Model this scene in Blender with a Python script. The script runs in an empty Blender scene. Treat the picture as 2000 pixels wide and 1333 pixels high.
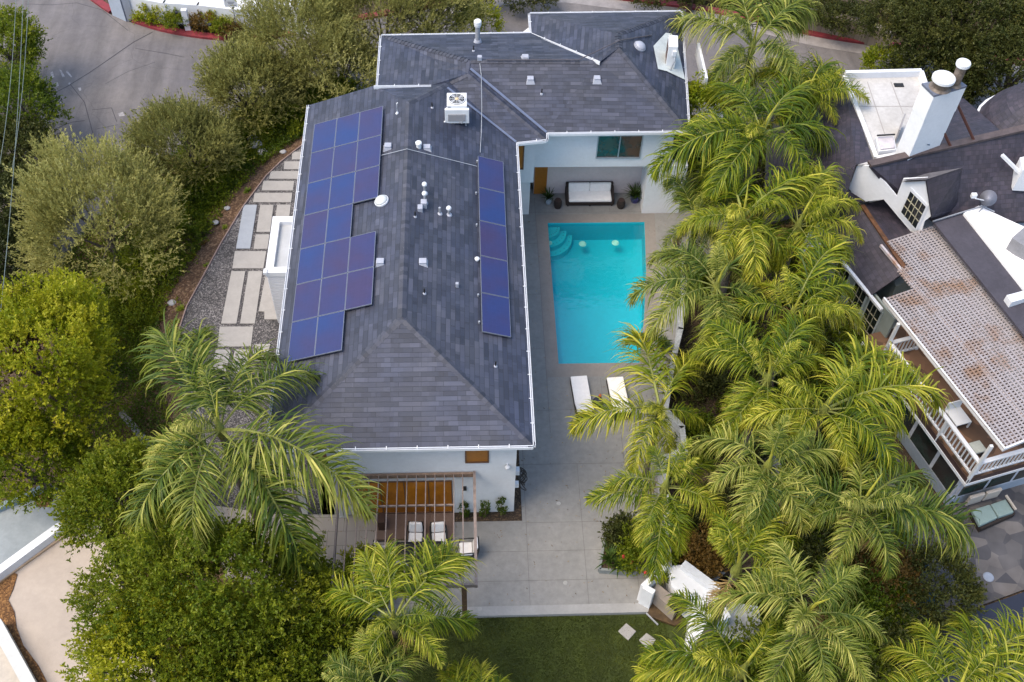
import bpy, math, random
import numpy as np
from mathutils import Vector, Matrix
sc = bpy.context.scene
COL = sc.collection
R_ = math.radians
rnd = random.Random(7)
# ---------------------------------------------------------------- camera
H = 37.0; FPX = 2114.4
yaw, pit, rol = 0.06658708, 0.90736897, 0.03923202
cf = Vector((math.sin(yaw)*math.cos(pit), math.cos(yaw)*math.cos(pit), -math.sin(pit)))
_r = Vector((math.cos(yaw), -math.sin(yaw), 0)); _u = _r.cross(cf)
cr = math.cos(rol)*_r + math.sin(rol)*_u
cu = -math.sin(rol)*_r + math.cos(rol)*_u
CAM = Vector((0, 0, H))
cam = bpy.data.objects.new('camera', bpy.data.cameras.new('camera'))
COL.objects.link(cam)
m = Matrix((( cr.x, cu.x, -cf.x, 0), (cr.y, cu.y, -cf.y, 0), (cr.z, cu.z, -cf.z, H), (0, 0, 0, 1)))
cam.matrix_world = m
cam.data.lens = 36*FPX/2000; cam.data.sensor_width = 36; cam.data.clip_end = 1000; cam.data.clip_start = 0.5
sc.camera = cam
# ---------------------------------------------------------------- light
w = bpy.data.worlds.new('World'); sc.world = w; w.use_nodes = True
nt = w.node_tree; sky = nt.nodes.new('ShaderNodeTexSky'); sky.sky_type = 'NISHITA'; sky.sun_disc = False
SUN_EL, SUN_AZ = R_(60), R_(-108)      # azimuth from +Y towards +X
sky.sun_elevation = SUN_EL; sky.sun_rotation = SUN_AZ; sky.air_density = 1.3; sky.dust_density = 2.5; sky.ozone_density = 1.3
nt.links.new(sky.outputs[0], nt.nodes['Background'].inputs[0]); nt.nodes['Background'].inputs[1].default_value = 0.15
sl = bpy.data.lights.new('sun', 'SUN'); sl.energy = 1.5; sl.angle = R_(40); sl.color = (1.0, 0.84, 0.60)
so = bpy.data.objects.new('sun', sl); COL.objects.link(so)
sd = Vector((math.sin(SUN_AZ)*math.cos(SUN_EL), math.cos(SUN_AZ)*math.cos(SUN_EL), math.sin(SUN_EL)))
so.rotation_euler = (-sd).to_track_quat('-Z', 'Y').to_euler(); so.location = (0, 0, 60)
sc.view_settings.view_transform = 'Standard'; sc.view_settings.look = 'None'
sc.view_settings.exposure = 1.1; sc.view_settings.gamma = 1.0
# ---------------------------------------------------------------- photo pixel at a known height -> world point
def ray(x, y): return cf + (x-1000)/FPX*cr - (y-666.5)/FPX*cu
def G(x, y, z=0.0):
    d = ray(x, y); return CAM + d*((z-H)/d.z)
def GY(x, y, Y):
    d = ray(x, y); return CAM + d*(Y/d.y)
def GX(x, y, X):
    d = ray(x, y); return CAM + d*(X/d.x)
def GV(x, y, A, B):                      # on the vertical plane through A and B
    n = Vector((B.y-A.y, A.x-B.x, 0)); d = ray(x, y); return CAM + d*((A-CAM).dot(n)/d.dot(n))
def GN(x, y, A, n):
    d = ray(x, y); return CAM + d*((A-CAM).dot(n)/d.dot(n))
# ---------------------------------------------------------------- materials
def hexc(r, g, b): return tuple(((c/255)**2.2) for c in (r, g, b)) + (1,)
MATS = {}
def M(name, col, rough=0.8, var=0.12, scale=1.5, bump=0.0, bscale=40, col2=None, metal=0.0, spec=0.5, contrast=(0.35, 0.65), coat=0.0, emit=0):
    if name in MATS: return MATS[name]
    mt = bpy.data.materials.new(name); mt.use_nodes = True; n = mt.node_tree.nodes; l = mt.node_tree.links
    b = n['Principled BSDF']; b.inputs['Roughness'].default_value = rough; b.inputs['Metallic'].default_value = metal
    b.inputs['Specular IOR Level'].default_value = spec; b.inputs['Coat Weight'].default_value = coat
    c1 = tuple(col[:3]) + (1,)
    c2 = tuple(col2[:3]) + (1,) if col2 else tuple(max(0, c*(1-2*var)) for c in col[:3]) + (1,)
    geo = n.new('ShaderNodeNewGeometry')
    nz = n.new('ShaderNodeTexNoise'); nz.inputs['Scale'].default_value = scale; nz.inputs['Detail'].default_value = 8; nz.inputs['Roughness'].default_value = 0.65
    l.new(geo.outputs['Position'], nz.inputs['Vector'])
    cr_ = n.new('ShaderNodeValToRGB'); cr_.color_ramp.elements[0].position = contrast[0]; cr_.color_ramp.elements[1].position = contrast[1]
    cr_.color_ramp.elements[0].color = c2; cr_.color_ramp.elements[1].color = c1
    l.new(nz.outputs['Fac'], cr_.inputs[0])
    nd = n.new('ShaderNodeTexNoise'); nd.inputs['Scale'].default_value = scale*6.3+1.7; nd.inputs['Detail'].default_value = 6; nd.inputs['Roughness'].default_value = 0.7; l.new(geo.outputs['Position'], nd.inputs['Vector'])
    md = n.new('ShaderNodeMapRange'); md.inputs[1].default_value = 0.3; md.inputs[2].default_value = 0.7; md.inputs[3].default_value = 1-var*.9-.03; md.inputs[4].default_value = 1+var*.35; l.new(nd.outputs['Fac'], md.inputs[0])
    mm = n.new('ShaderNodeMix'); mm.data_type = 'RGBA'; mm.blend_type = 'MULTIPLY'; mm.inputs[0].default_value = 1; l.new(cr_.outputs[0], mm.inputs[6]); l.new(md.outputs[0], mm.inputs[7]); l.new(mm.outputs[2], b.inputs['Base Color'])
    if bump:
        n2 = n.new('ShaderNodeTexNoise'); n2.inputs['Scale'].default_value = bscale; n2.inputs['Detail'].default_value = 4
        l.new(geo.outputs['Position'], n2.inputs['Vector'])
        bp = n.new('ShaderNodeBump'); bp.inputs['Strength'].default_value = bump; bp.inputs['Distance'].default_value = 0.05
        l.new(n2.outputs['Fac'], bp.inputs['Height']); l.new(bp.outputs[0], b.inputs['Normal'])
    MATS[name] = mt; return mt
def speckle(name, base, specks, scale=30, thr=0.55, rough=0.9, base2=None, bump=0.6):
    """soil / gravel: voronoi cells of several tones"""
    mt = bpy.data.materials.new(name); mt.use_nodes = True; n = mt.node_tree.nodes; l = mt.node_tree.links
    b = n['Principled BSDF']; b.inputs['Roughness'].default_value = rough
    geo = n.new('ShaderNodeNewGeometry')
    v = n.new('ShaderNodeTexVoronoi'); v.inputs['Scale'].default_value = scale; l.new(geo.outputs['Position'], v.inputs['Vector'])
    sp = n.new('ShaderNodeSeparateColor'); l.new(v.outputs['Color'], sp.inputs[0])
    cr_ = n.new('ShaderNodeValToRGB'); e = cr_.color_ramp.elements
    e[0].color = tuple(base)+(1,); e[0].position = 0.0; e[1].color = tuple(specks)+(1,); e[1].position = 1.0
    x = e.new(thr); x.color = tuple(base2 or base)+(1,)
    l.new(sp.outputs[0], cr_.inputs[0])
    nz = n.new('ShaderNodeTexNoise'); nz.inputs['Scale'].default_value = 0.8; nz.inputs['Detail'].default_value = 6; l.new(geo.outputs['Position'], nz.inputs['Vector'])
    mr = n.new('ShaderNodeMapRange'); mr.inputs[1].default_value = 0.3; mr.inputs[2].default_value = 0.7; mr.inputs[3].default_value = 0.65; mr.inputs[4].default_value = 1.25
    l.new(nz.outputs[0], mr.inputs[0])
    mx = n.new('ShaderNodeMix'); mx.data_type = 'RGBA'; mx.blend_type = 'MULTIPLY'; mx.inputs[0].default_value = 1
    l.new(cr_.outputs[0], mx.inputs[6]); l.new(mr.outputs[0], mx.inputs[7]); l.new(mx.outputs[2], b.inputs['Base Color'])
    bp = n.new('ShaderNodeBump'); bp.inputs['Strength'].default_value = bump; bp.inputs['Distance'].default_value = 0.03
    l.new(v.outputs['Distance'], bp.inputs['Height']); l.new(bp.outputs[0], b.inputs['Normal'])
    MATS[name] = mt; return mt
def shingle(name, ca, cb, cc, row=0.15, wid=0.62, rough=0.62):
    mt = bpy.data.materials.new(name); mt.use_nodes = True; n = mt.node_tree.nodes; l = mt.node_tree.links
    b = n['Principled BSDF']; b.inputs['Roughness'].default_value = rough; b.inputs['Specular IOR Level'].default_value = 0.6
    uv = n.new('ShaderNodeUVMap'); uv.uv_map = 'UVMap'
    def brick(width, off, c1, c2, mort, ms):
        k = n.new('ShaderNodeTexBrick'); k.inputs['Scale'].default_value = 1; k.inputs['Brick Width'].default_value = width; k.inputs['Row Height'].default_value = row
        k.inputs['Mortar Size'].default_value = ms; k.inputs['Mortar Smooth'].default_value = 0.3; k.offset = off; k.inputs['Bias'].default_value = 0
        k.inputs['Color1'].default_value = tuple(c1)+(1,); k.inputs['Color2'].default_value = tuple(c2)+(1,); k.inputs['Mortar'].default_value = tuple(mort)+(1,)
        l.new(uv.outputs[0], k.inputs['Vector']); return k
    k1 = brick(wid, 0.37, ca, cb, [c*0.45 for c in ca], 0.008)
    k2 = brick(wid*0.43, 0.71, (0.72, 0.73, 0.76), (1.32, 1.28, 1.24), (1, 1, 1), 0.0)
    k3 = brick(wid*1.9, 0.23, (0.85, 0.86, 0.92), (1.2, 1.17, 1.12), (1, 1, 1), 0.0)
    def mul(a, c):
        mx = n.new('ShaderNodeMix'); mx.data_type = 'RGBA'; mx.blend_type = 'MULTIPLY'; mx.inputs[0].default_value = 1
        l.new(a, mx.inputs[6]); l.new(c, mx.inputs[7]); return mx.outputs[2]
    a = mul(mul(k1.outputs[0], k2.outputs[0]), k3.outputs[0])
    geo = n.new('ShaderNodeNewGeometry')
    nz = n.new('ShaderNodeTexNoise'); nz.inputs['Scale'].default_value = 0.45; nz.inputs['Detail'].default_value = 5; l.new(geo.outputs['Position'], nz.inputs['Vector'])
    cr_ = n.new('ShaderNodeValToRGB'); cr_.color_ramp.elements[0].position = 0.35; cr_.color_ramp.elements[1].position = 0.68
    cr_.color_ramp.elements[0].color = (0.86, 0.9, 1.06, 1); cr_.color_ramp.elements[1].color = tuple(cc)+(1,)
    l.new(nz.outputs[0], cr_.inputs[0]); a = mul(a, cr_.outputs[0]); l.new(a, b.inputs['Base Color'])
    fz = n.new('ShaderNodeTexNoise'); fz.inputs['Scale'].default_value = 90; l.new(geo.outputs['Position'], fz.inputs['Vector'])
    ad = n.new('ShaderNodeMath'); ad.operation = 'MULTIPLY_ADD'; ad.inputs[1].default_value = -1.0; l.new(k1.outputs['Fac'], ad.inputs[0]); l.new(fz.outputs[0], ad.inputs[2])
    bp = n.new('ShaderNodeBump'); bp.inputs['Strength'].default_value = 0.5; bp.inputs['Distance'].default_value = 0.012
    l.new(ad.outputs[0], bp.inputs['Height']); l.new(bp.outputs[0], b.inputs['Normal'])
    MATS[name] = mt; return mt
def leafmat(name, cols, trans=0.3, rough=0.5):
    mt = bpy.data.materials.new(name); mt.use_nodes = True; n = mt.node_tree.nodes; l = mt.node_tree.links
    b = n['Principled BSDF']; b.inputs['Roughness'].default_value = rough; b.inputs['Specular IOR Level'].default_value = 0.25
    at = n.new('ShaderNodeAttribute'); at.attribute_name = 'tone'
    oi = n.new('ShaderNodeObjectInfo')
    ma = n.new('ShaderNodeMath'); ma.operation = 'MULTIPLY_ADD'; ma.inputs[1].default_value = 0.30; l.new(oi.outputs['Random'], ma.inputs[0])
    mb = n.new('ShaderNodeMath'); mb.operation = 'SUBTRACT'; mb.inputs[1].default_value = 0.15; l.new(at.outputs['Fac'], mb.inputs[0]); l.new(mb.outputs[0], ma.inputs[2])
    cr_ = n.new('ShaderNodeValToRGB'); e = cr_.color_ramp.elements
    e[0].color = tuple(cols[0])+(1,); e[0].position = 0; e[1].color = tuple(cols[-1])+(1,); e[1].position = 1
    for i, c in enumerate(cols[1:-1]):
        x = e.new((i+1)/(len(cols)-1)); x.color = tuple(c)+(1,)
    l.new(ma.outputs[0], cr_.inputs[0]); l.new(cr_.outputs[0], b.inputs['Base Color'])
    tr = n.new('ShaderNodeBsdfTranslucent'); l.new(cr_.outputs[0], tr.inputs[0])
    mx = n.new('ShaderNodeMixShader'); mx.inputs[0].default_value = trans
    l.new(b.outputs[0], mx.inputs[1]); l.new(tr.outputs[0], mx.inputs[2]); l.new(mx.outputs[0], n['Material Output'].inputs[0])
    MATS[name] = mt; return mt
# ---------------------------------------------------------------- mesh builders
WORG = {}
def tag(o, label=None, cat=None, group=None, kind=None):
    if label: o['label'] = label
    if cat: o['category'] = cat
    if group: o['group'] = group
    if kind: o['kind'] = kind
    return o
def thing(name, label, cat, loc=(0, 0, 0), group=None):
    o = bpy.data.objects.new(name, None); COL.objects.link(o); o.location = loc; o.empty_display_size = 0.2
    WORG[o] = Vector(loc); return tag(o, label, cat, group)
class MB:
    def __init__(s): s.v = []; s.f = []; s.uv = {}
    def poly(s, pts):
        i = len(s.v); s.v += [Vector(p) for p in pts]; s.f.append(list(range(i, i+len(pts)))); return s
    def hexa(s, b, t):                      # bottom quad, top quad (same order, ccw from above)
        i = len(s.v); s.v += [Vector(p) for p in b] + [Vector(p) for p in t]; k = len(b)
        s.f.append([i+j for j in range(k-1, -1, -1)]); s.f.append([i+k+j for j in range(k)])
        for j in range(k): s.f.append([i+j, i+(j+1) % k, i+k+(j+1) % k, i+k+j])
        return s
    def box(s, x0, x1, y0, y1, z0, z1):
        return s.hexa([(x0, y0, z0), (x1, y0, z0), (x1, y1, z0), (x0, y1, z0)], [(x0, y0, z1), (x1, y0, z1), (x1, y1, z1), (x0, y1, z1)])
    def prism(s, pts, z0, z1):
        pts = [Vector(p) for p in pts]
        ar = sum(pts[i].x*pts[(i+1) % len(pts)].y - pts[(i+1) % len(pts)].x*pts[i].y for i in range(len(pts)))
        if ar < 0: pts = pts[::-1]
        return s.hexa([(p.x, p.y, z0) for p in pts], [(p.x, p.y, z1) for p in pts])
    def bar(s, a, b, w=0.1, h=0.1, up=Vector((0, 0, 1))):
        a = Vector(a); b = Vector(b); d = (b-a).normalized(); sd_ = d.cross(up)
        if sd_.length < 1e-3: sd_ = d.cross(Vector((0, 1, 0)))
        sd_.normalize(); u2 = sd_.cross(d)
        q = lambda p: [p - sd_*w/2 - u2*h/2, p + sd_*w/2 - u2*h/2, p + sd_*w/2 + u2*h/2, p - sd_*w/2 + u2*h/2]
        return s.hexa(q(a), q(b))
    def tube(s, pts, rad, seg=8, cap=True):
        pts = [Vector(p) for p in pts]; rad = rad if isinstance(rad, (list, tuple)) else [rad]*len(pts); rings = []
        for k, p in enumerate(pts):
            d = (pts[min(k+1, len(pts)-1)] - pts[max(k-1, 0)]).normalized()
            a = d.cross(Vector((0, 0, 1)));
            if a.length < 0.05: a = d.cross(Vector((1, 0, 0)))
            a.normalize(); b = a.cross(d); i = len(s.v)
            s.v += [p + (a*math.cos(t) + b*math.sin(t))*rad[k] for t in [2*math.pi*j/seg for j in range(seg)]]
            rings.append(i)
        for r0, r1 in zip(rings, rings[1:]):
            for j in range(seg): s.f.append([r0+j, r1+j, r1+(j+1) % seg, r0+(j+1) % seg])
        if cap: s.f.append([rings[0]+j for j in range(seg)]); s.f.append([rings[-1]+seg-1-j for j in range(seg)])
        return s
    def lathe(s, prof, c=(0, 0, 0), seg=20):
        c = Vector(c); rings = []
        for r, z in prof:
            rings.append(len(s.v)); s.v += [c + Vector((r*math.cos(2*math.pi*j/seg), r*math.sin(2*math.pi*j/seg), z)) for j in range(seg)]
        for r0, r1 in zip(rings, rings[1:]):
            for j in range(seg): s.f.append([r0+j, r0+(j+1) % seg, r1+(j+1) % seg, r1+j])
        s.f.append([rings[0]+seg-1-j for j in range(seg)]); s.f.append([rings[-1]+j for j in range(seg)])
        return s
    def build(s, name, mat, parent=None, roofuv=False, smooth=False, bevel=0):
        me = bpy.data.meshes.new(name); org = Vector((0, 0, 0))
        if parent is None and s.v:
            xs = [p.x for p in s.v]; ys = [p.y for p in s.v]; zs = [p.z for p in s.v]
            org = Vector(((min(xs)+max(xs))/2, (min(ys)+max(ys))/2, min(zs)))
        me.from_pydata([tuple(p-org) for p in s.v], [], s.f); me.materials.append(mat)
        if roofuv:
            uvl = me.uv_layers.new(name='UVMap')
            for p in me.polygons:
                nn = p.normal; up = Vector((0, 0, 1)) - nn*nn.z
                if up.length < 0.02: up = Vector((0, 1, 0))
                up.normalize(); sd_ = up.cross(nn)
                for li in p.loop_indices:
                    co = me.vertices[me.loops[li].vertex_index].co + org
                    uvl.data[li].uv = (co.dot(sd_)+50, co.dot(up)+50)
        if smooth:
            for p in me.polygons: p.use_smooth = True
        o = bpy.data.objects.new(name, me); COL.objects.link(o)
        if parent is not None:
            o.parent = parent; o.location = -WORG[parent]; WORG[o] = Vector((0, 0, 0))
        else: o.location = org; WORG[o] = org
        if bevel:
            bm_ = o.modifiers.new('bevel', 'BEVEL'); bm_.width = bevel; bm_.segments = 2; bm_.limit_method = 'ANGLE'
        return o
def npobj(name, V, F, tone, mat, parent=None):
    """V (n,3), F (m,4) numpy"""
    me = bpy.data.meshes.new(name); me.vertices.add(len(V)); me.vertices.foreach_set('co', V.astype(np.float32).ravel())
    me.loops.add(F.size); me.polygons.add(len(F)); me.loops.foreach_set('vertex_index', F.astype(np.int32).ravel())
    me.polygons.foreach_set('loop_start', np.arange(0, F.size, 4, dtype=np.int32)); me.polygons.foreach_set('loop_total', np.full(len(F), 4, dtype=np.int32))
    me.update(calc_edges=True)
    a = me.attributes.new('tone', 'FLOAT', 'FACE'); a.data.foreach_set('value', tone.astype(np.float32))
    me.materials.append(mat)
    o = bpy.data.objects.new(name, me); COL.objects.link(o)
    if parent is not None: o.parent = parent
    return o
def nrm(a): return a/np.maximum(np.linalg.norm(a, axis=1, keepdims=True), 1e-6)
def diamonds(c, d, L, W, rg):
    n = len(c); sd_ = nrm(np.cross(d, rg.normal(size=(n, 3)))); L = L[:, None]; W = W[:, None]
    V = np.stack([c, c + d*L*0.45 + sd_*W/2, c + d*L, c + d*L*0.45 - sd_*W/2], 1).reshape(-1, 3)
    return V, np.arange(4*n).reshape(n, 4)
def copy_tree(o, parent=None):
    c = o.copy(); COL.objects.link(c)
    if parent is not None: c.parent = parent
    for ch in list(o.children): copy_tree(ch, c)
    return c
# shared materials
white = M('white_stucco', (0.74, 0.755, 0.785), 0.85, 0.04, 0.7, 0.25, 60)
trim = M('white_trim', (0.68, 0.70, 0.74), 0.5, 0.04, 3)
conc = M('concrete_deck', (0.262, 0.258, 0.252), 0.8, 0.17, 0.35, 0.15, 50, col2=(0.195, 0.196, 0.196), contrast=(.3, .72))
concw = M('pool_coping', (0.245, 0.225, 0.212), 0.75, 0.08, 0.8, 0.1, 50)
darkg = M('dark_glass', (0.015, 0.02, 0.022), 0.08, 0.2, 2, spec=0.8)
metal = M('grey_metal', (0.42, 0.44, 0.48), 0.45, 0.08, 5, metal=0.4)
ventm = M('vent_grey', (0.36, 0.38, 0.45), 0.5, 0.08, 5)
black = M('black_rubber', (0.012, 0.012, 0.014), 0.6, 0.2, 5)
wicker = M('dark_wicker', (0.035, 0.022, 0.018), 0.7, 0.3, 30, 0.6, 90)
cushion = M('white_cushion', (0.86, 0.84, 0.84), 0.9, 0.04, 6, 0.2, 30)
shing = shingle('asphalt_shingles', (0.015, 0.021, 0.038), (0.041, 0.049, 0.074), (1.14, 1.04, 0.98), row=0.18, wid=0.78)
shingn = shingle('slate_shingles', (0.022, 0.020, 0.030), (0.036, 0.032, 0.046), (1.2, 1.02, 0.98), row=0.2, wid=0.35)
wood = M('pergola_wood', (0.30, 0.20, 0.14), 0.7, 0.2, 8)
orange = M('amber_glow_glass', (0.55, 0.20, 0.012), 0.25, 0.1, 0.8, col2=(0.30, 0.10, 0.008), spec=0.5)  # orange glow of the door glass painted into its base colour
# ================================================================ SETTING
soil = speckle('dark_soil', (0.030, 0.020, 0.012), (0.13, 0.085, 0.05), 22, 0.6, base2=(0.05, 0.032, 0.018))
bankm = speckle('mulch_soil', (0.050, 0.026, 0.014), (0.20, 0.13, 0.08), 16, 0.55, base2=(0.085, 0.045, 0.024))
gravel = speckle('grey_gravel', (0.026, 0.025, 0.028), (0.25, 0.235, 0.235), 26, 0.62, base2=(0.072, 0.068, 0.072))
MB().poly([(-160, -40, -2.56), (160, -40, -2.56), (160, 240, -2.56), (-160, 240, -2.56)]).build('ground', soil); tag(bpy.data.objects['ground'], kind='structure')
def asphalt(name):
    mt = M(name, (0.158, 0.144, 0.140), 0.85, 0.14, 0.16, 0.3, 25, col2=(0.108, 0.102, 0.112), contrast=(0.3, 0.7))
    n = mt.node_tree.nodes; l = mt.node_tree.links; b = n['Principled BSDF']
    src = b.inputs['Base Color'].links[0].from_socket
    geo = n.new('ShaderNodeNewGeometry')
    wv = n.new('ShaderNodeTexNoise'); wv.inputs['Scale'].default_value = 0.6; l.new(geo.outputs['Position'], wv.inputs['Vector'])
    mp = n.new('ShaderNodeMapping'); mp.inputs['Scale'].default_value = (0.5, 0.08, 1); mp.inputs['Rotation'].default_value = (0, 0, 0.9); l.new(geo.outputs['Position'], mp.inputs['Vector'])
    st = n.new('ShaderNodeTexNoise'); st.inputs['Scale'].default_value = 3; st.inputs['Detail'].default_value = 6; l.new(mp.outputs[0], st.inputs['Vector'])
    mr = n.new('ShaderNodeMapRange'); mr.inputs[1].default_value = 0.3; mr.inputs[2].default_value = 0.7; mr.inputs[3].default_value = 0.78; mr.inputs[4].default_value = 1.2; l.new(st.outputs[0], mr.inputs[0])
    mx = n.new('ShaderNodeMix'); mx.data_type = 'RGBA'; mx.blend_type = 'MULTIPLY'; mx.inputs[0].default_value = 1; l.new(src, mx.inputs[6]); l.new(mr.outputs[0], mx.inputs[7])
    # network of thin cracks
    v = n.new('ShaderNodeTexVoronoi'); v.feature = 'DISTANCE_TO_EDGE'; v.inputs['Scale'].default_value = 0.22
    mv = n.new('ShaderNodeMix'); mv.data_type = 'RGBA'; mv.blend_type = 'ADD'; mv.inputs[0].default_value = 0.9
    l.new(geo.outputs['Position'], mv.inputs[6]); l.new(wv.outputs['Color'], mv.inputs[7]); l.new(mv.outputs[2], v.inputs['Vector'])
    m2 = n.new('ShaderNodeMapRange'); m2.inputs[1].default_value = 0.0; m2.inputs[2].default_value = 0.006; m2.inputs[3].default_value = 0.82; m2.inputs[4].default_value = 1; l.new(v.outputs['Distance'], m2.inputs[0])
    m3 = n.new('ShaderNodeMix'); m3.data_type = 'RGBA'; m3.blend_type = 'MULTIPLY'; m3.inputs[0].default_value = 1; l.new(mx.outputs[2], m3.inputs[6]); l.new(m2.outputs[0], m3.inputs[7])
    l.new(m3.outputs[2], b.inputs['Base Color']); return mt
asph = asphalt('asphalt')
ZR = -2.5
curb_px = [(60, -90), (120, -45), (175, 0), (213, 27), (258, 45), (330, 66), (440, 80), (560, 72), (700, 42), (860, 14), (960, -4), (1080, -12), (1200, 0), (1340, 18), (1450, 38), (1590, 72), (1740, 95), (1880, 112), (2080, 140)]
near_px = [(2080, 330), (1500, 320), (1000, 230), (640, 300), (420, 420), (260, 560), (-100, 700), (-200, 300), (-100, -90)]
rd = MB(); rd.poly([G(x, y, ZR) for x, y in curb_px[::-1]] + [G(x, y, ZR) for x, y in near_px[::-1]]); o = rd.build('road', asph); tag(o, kind='structure')
# faded paint, crack sealing and patches on the road
pt = M('faded_road_paint', (0.40, 0.38, 0.38), 0.8, 0.3, 6, col2=(0.2, 0.19, 0.2))
pm = MB()
for pts in [[(98,142),(103,140),(106,151),(101,153)], [(116,136),(120,138),(127,150),(122,151)], [(131,138),(141,150),(139,152),(129,141)], [(106,162),(113,161),(115,168),(110,170)], [(133,163),(137,161),(138,166),(135,167)], [(152,172),(158,171),(159,177),(155,178)], [(105,193),(118,199),(122,202),(117,202)], [(230,222),(240,219),(244,226),(233,228)], [(80,298),(84,296),(86,301),(82,302)], [(92,293),(99,291),(101,298),(94,299)]]:
    pm.poly([G(x, y, ZR+0.004) for x, y in pts])
o = pm.build('road_paint', pt); tag(o, kind='structure')
cm = MB(); tarm = M('tar_seal', (0.035, 0.032, 0.04), 0.6, 0.2, 4)
def ribbon(mb, pts, z, wd):
    W_ = [G(x, y, z) for x, y in pts]
    for a, b in zip(W_, W_[1:]):
        s = (b-a).cross(Vector((0, 0, 1))).normalized()*wd/2; e = (b-a).normalized()*wd*0.3
        mb.poly([a-s-e, a+s-e, b+s+e, b-s+e])
for pts, wd in [([(90,190),(130,170),(175,142),(200,125),(243,95),(262,82),(298,63)], 0.05), ([(50,8),(100,10),(150,6),(200,20),(250,60)], 0.03), ([(137,165),(165,200),(183,267)], 0.035), ([(98,300),(140,283),(182,267)], 0.06), ([(160,277),(173,273)], 0.16), ([(180,215),(218,211),(228,238)], 0.03), ([(100,255),(140,239),(165,236)], 0.04), ([(190,252),(230,244)], 0.03), ([(206,164),(250,140),(302,122)], 0.02), ([(265,95),(320,104),(360,112)], 0.03)]:
    ribbon(cm, pts, ZR+0.006, wd)
o = cm.build('road_cracks', tarm); tag(o, kind='structure')
# red kerb: real step
redm = M('red_kerb_paint', (0.26, 0.028, 0.040), 0.75, 0.25, 3, col2=(0.15, 0.02, 0.028))
def strip(pts3, wd, h, name, mat, side=1, kind='structure'):
    mb = MB(); n_ = len(pts3); L = []; R2 = []
    for i in range(n_):
        d = (pts3[min(i+1, n_-1)] - pts3[max(i-1, 0)]).normalized(); s = d.cross(Vector((0, 0, 1)))*wd*side
        L.append(pts3[i]); R2.append(pts3[i]-s)
    for i in range(n_-1):
        q = [L[i], L[i+1], R2[i+1], R2[i]]
        ar = sum(q[k].x*q[(k+1) % 4].y - q[(k+1) % 4].x*q[k].y for k in range(4))
        if ar < 0: q = q[::-1]
        mb.hexa(q, [p+Vector((0, 0, h)) for p in q])
    o = mb.build(name, mat); return tag(o, kind=kind)
def smooth_px(px, k=5):
    out = []
    for i in range(len(px)-1):
        p0 = px[max(i-1, 0)]; p1 = px[i]; p2 = px[i+1]; p3 = px[min(i+2, len(px)-1)]
        for j in range(k):
            t = j/k; out.append(tuple(0.5*((2*p1[a]) + (-p0[a]+p2[a])*t + (2*p0[a]-5*p1[a]+4*p2[a]-p3[a])*t*t + (-p0[a]+3*p1[a]-3*p2[a]+p3[a])*t**3) for a in (0, 1)))
    return out + [px[-1]]
strip([G(x, y, ZR) for x, y in smooth_px(curb_px[:4])], 0.45, 0.14, 'kerb', redm)
strip([G(x, y, ZR) for x, y in smooth_px(curb_px[4:])], 0.45, 0.14, 'kerb', redm)
gut = M('concrete_gutter', (0.27, 0.25, 0.25), 0.8, 0.12, 2)
strip([G(x, y, ZR+0.004) for x, y in smooth_px(curb_px[9:])], 0.9, 0.004, 'gutter', gut, side=-1)
# ---- property platform
pad_px = [(590, 285), (548, 318), (520, 345), (475, 405), (430, 480), (395, 545), (365, 600), (347, 655), (344, 700), (352, 760), (380, 850), (410, 985), (440, 1130), (560, 1160), (700, 1180)]
pad = [G(x, y, 0) for x, y in pad_px]
yB = 16.28
padpoly = pad + [Vector((-4.5, yB, 0)), Vector((8, yB, 0)), Vector((14, 16, 0)), Vector((15, 45, 0)), Vector((2, 46, 0)), Vector((-4.5, 44.5, 0)), Vector((-5.5, 40.0, 0))]
b = MB(); b.prism([(p.x, p.y, 0) for p in pad] + [(-5.2, yB+0.3, 0), (-5.2, 41, 0), (-6.2, 42.5, 0), G(590, 285)], -2.55, -0.004); o = b.build('gravel_yard', gravel); tag(o, kind='structure')
ed = MB()
for a, c in zip(pad[:10], pad[1:10]): ed.bar(a+Vector((0, 0, 0.02)), c+Vector((0, 0, 0.02)), 0.04, 0.12)
o = ed.build('lawn_edging', M('pale_edging', (0.30, 0.22, 0.20), 0.7)); tag(o, 'thin pale edging strip curving along the dark gravel yard', 'edging')
# sloping bank from the yard down to the road
outer_px = [(660, 150), (560, 175), (470, 215), (390, 265), (300, 330), (215, 400), (150, 470), (110, 540), (100, 620), (110, 720), (120, 850), (160, 1000), (330, 1240), (500, 1400), (640, 1500)]
bk = MB()
n_sub = 6
for i in range(len(pad)-1):
    a0, a1 = pad[i], pad[i+1]; b0, b1 = G(*outer_px[i], ZR-0.03), G(*outer_px[i+1], ZR-0.03)
    for k in range(n_sub):
        f0, f1 = k/n_sub, (k+1)/n_sub
        def q(a, bb, f, ii):
            p = a.lerp(bb, f); p.z = -0.03 - 2.5*(f**1.1) + 0.12*math.sin(ii*2.1+f*10)*(0 < f < 1); return p
        bk.poly([q(a0, b0, f0, i), q(a1, b1, f0, i+1), q(a1, b1, f1, i+1) if k+1 < n_sub else q(a1, b1, 1, i+1), q(a0, b0, f1, i)])
o = bk.build('bank', bankm); tag(o, kind='structure')
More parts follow.
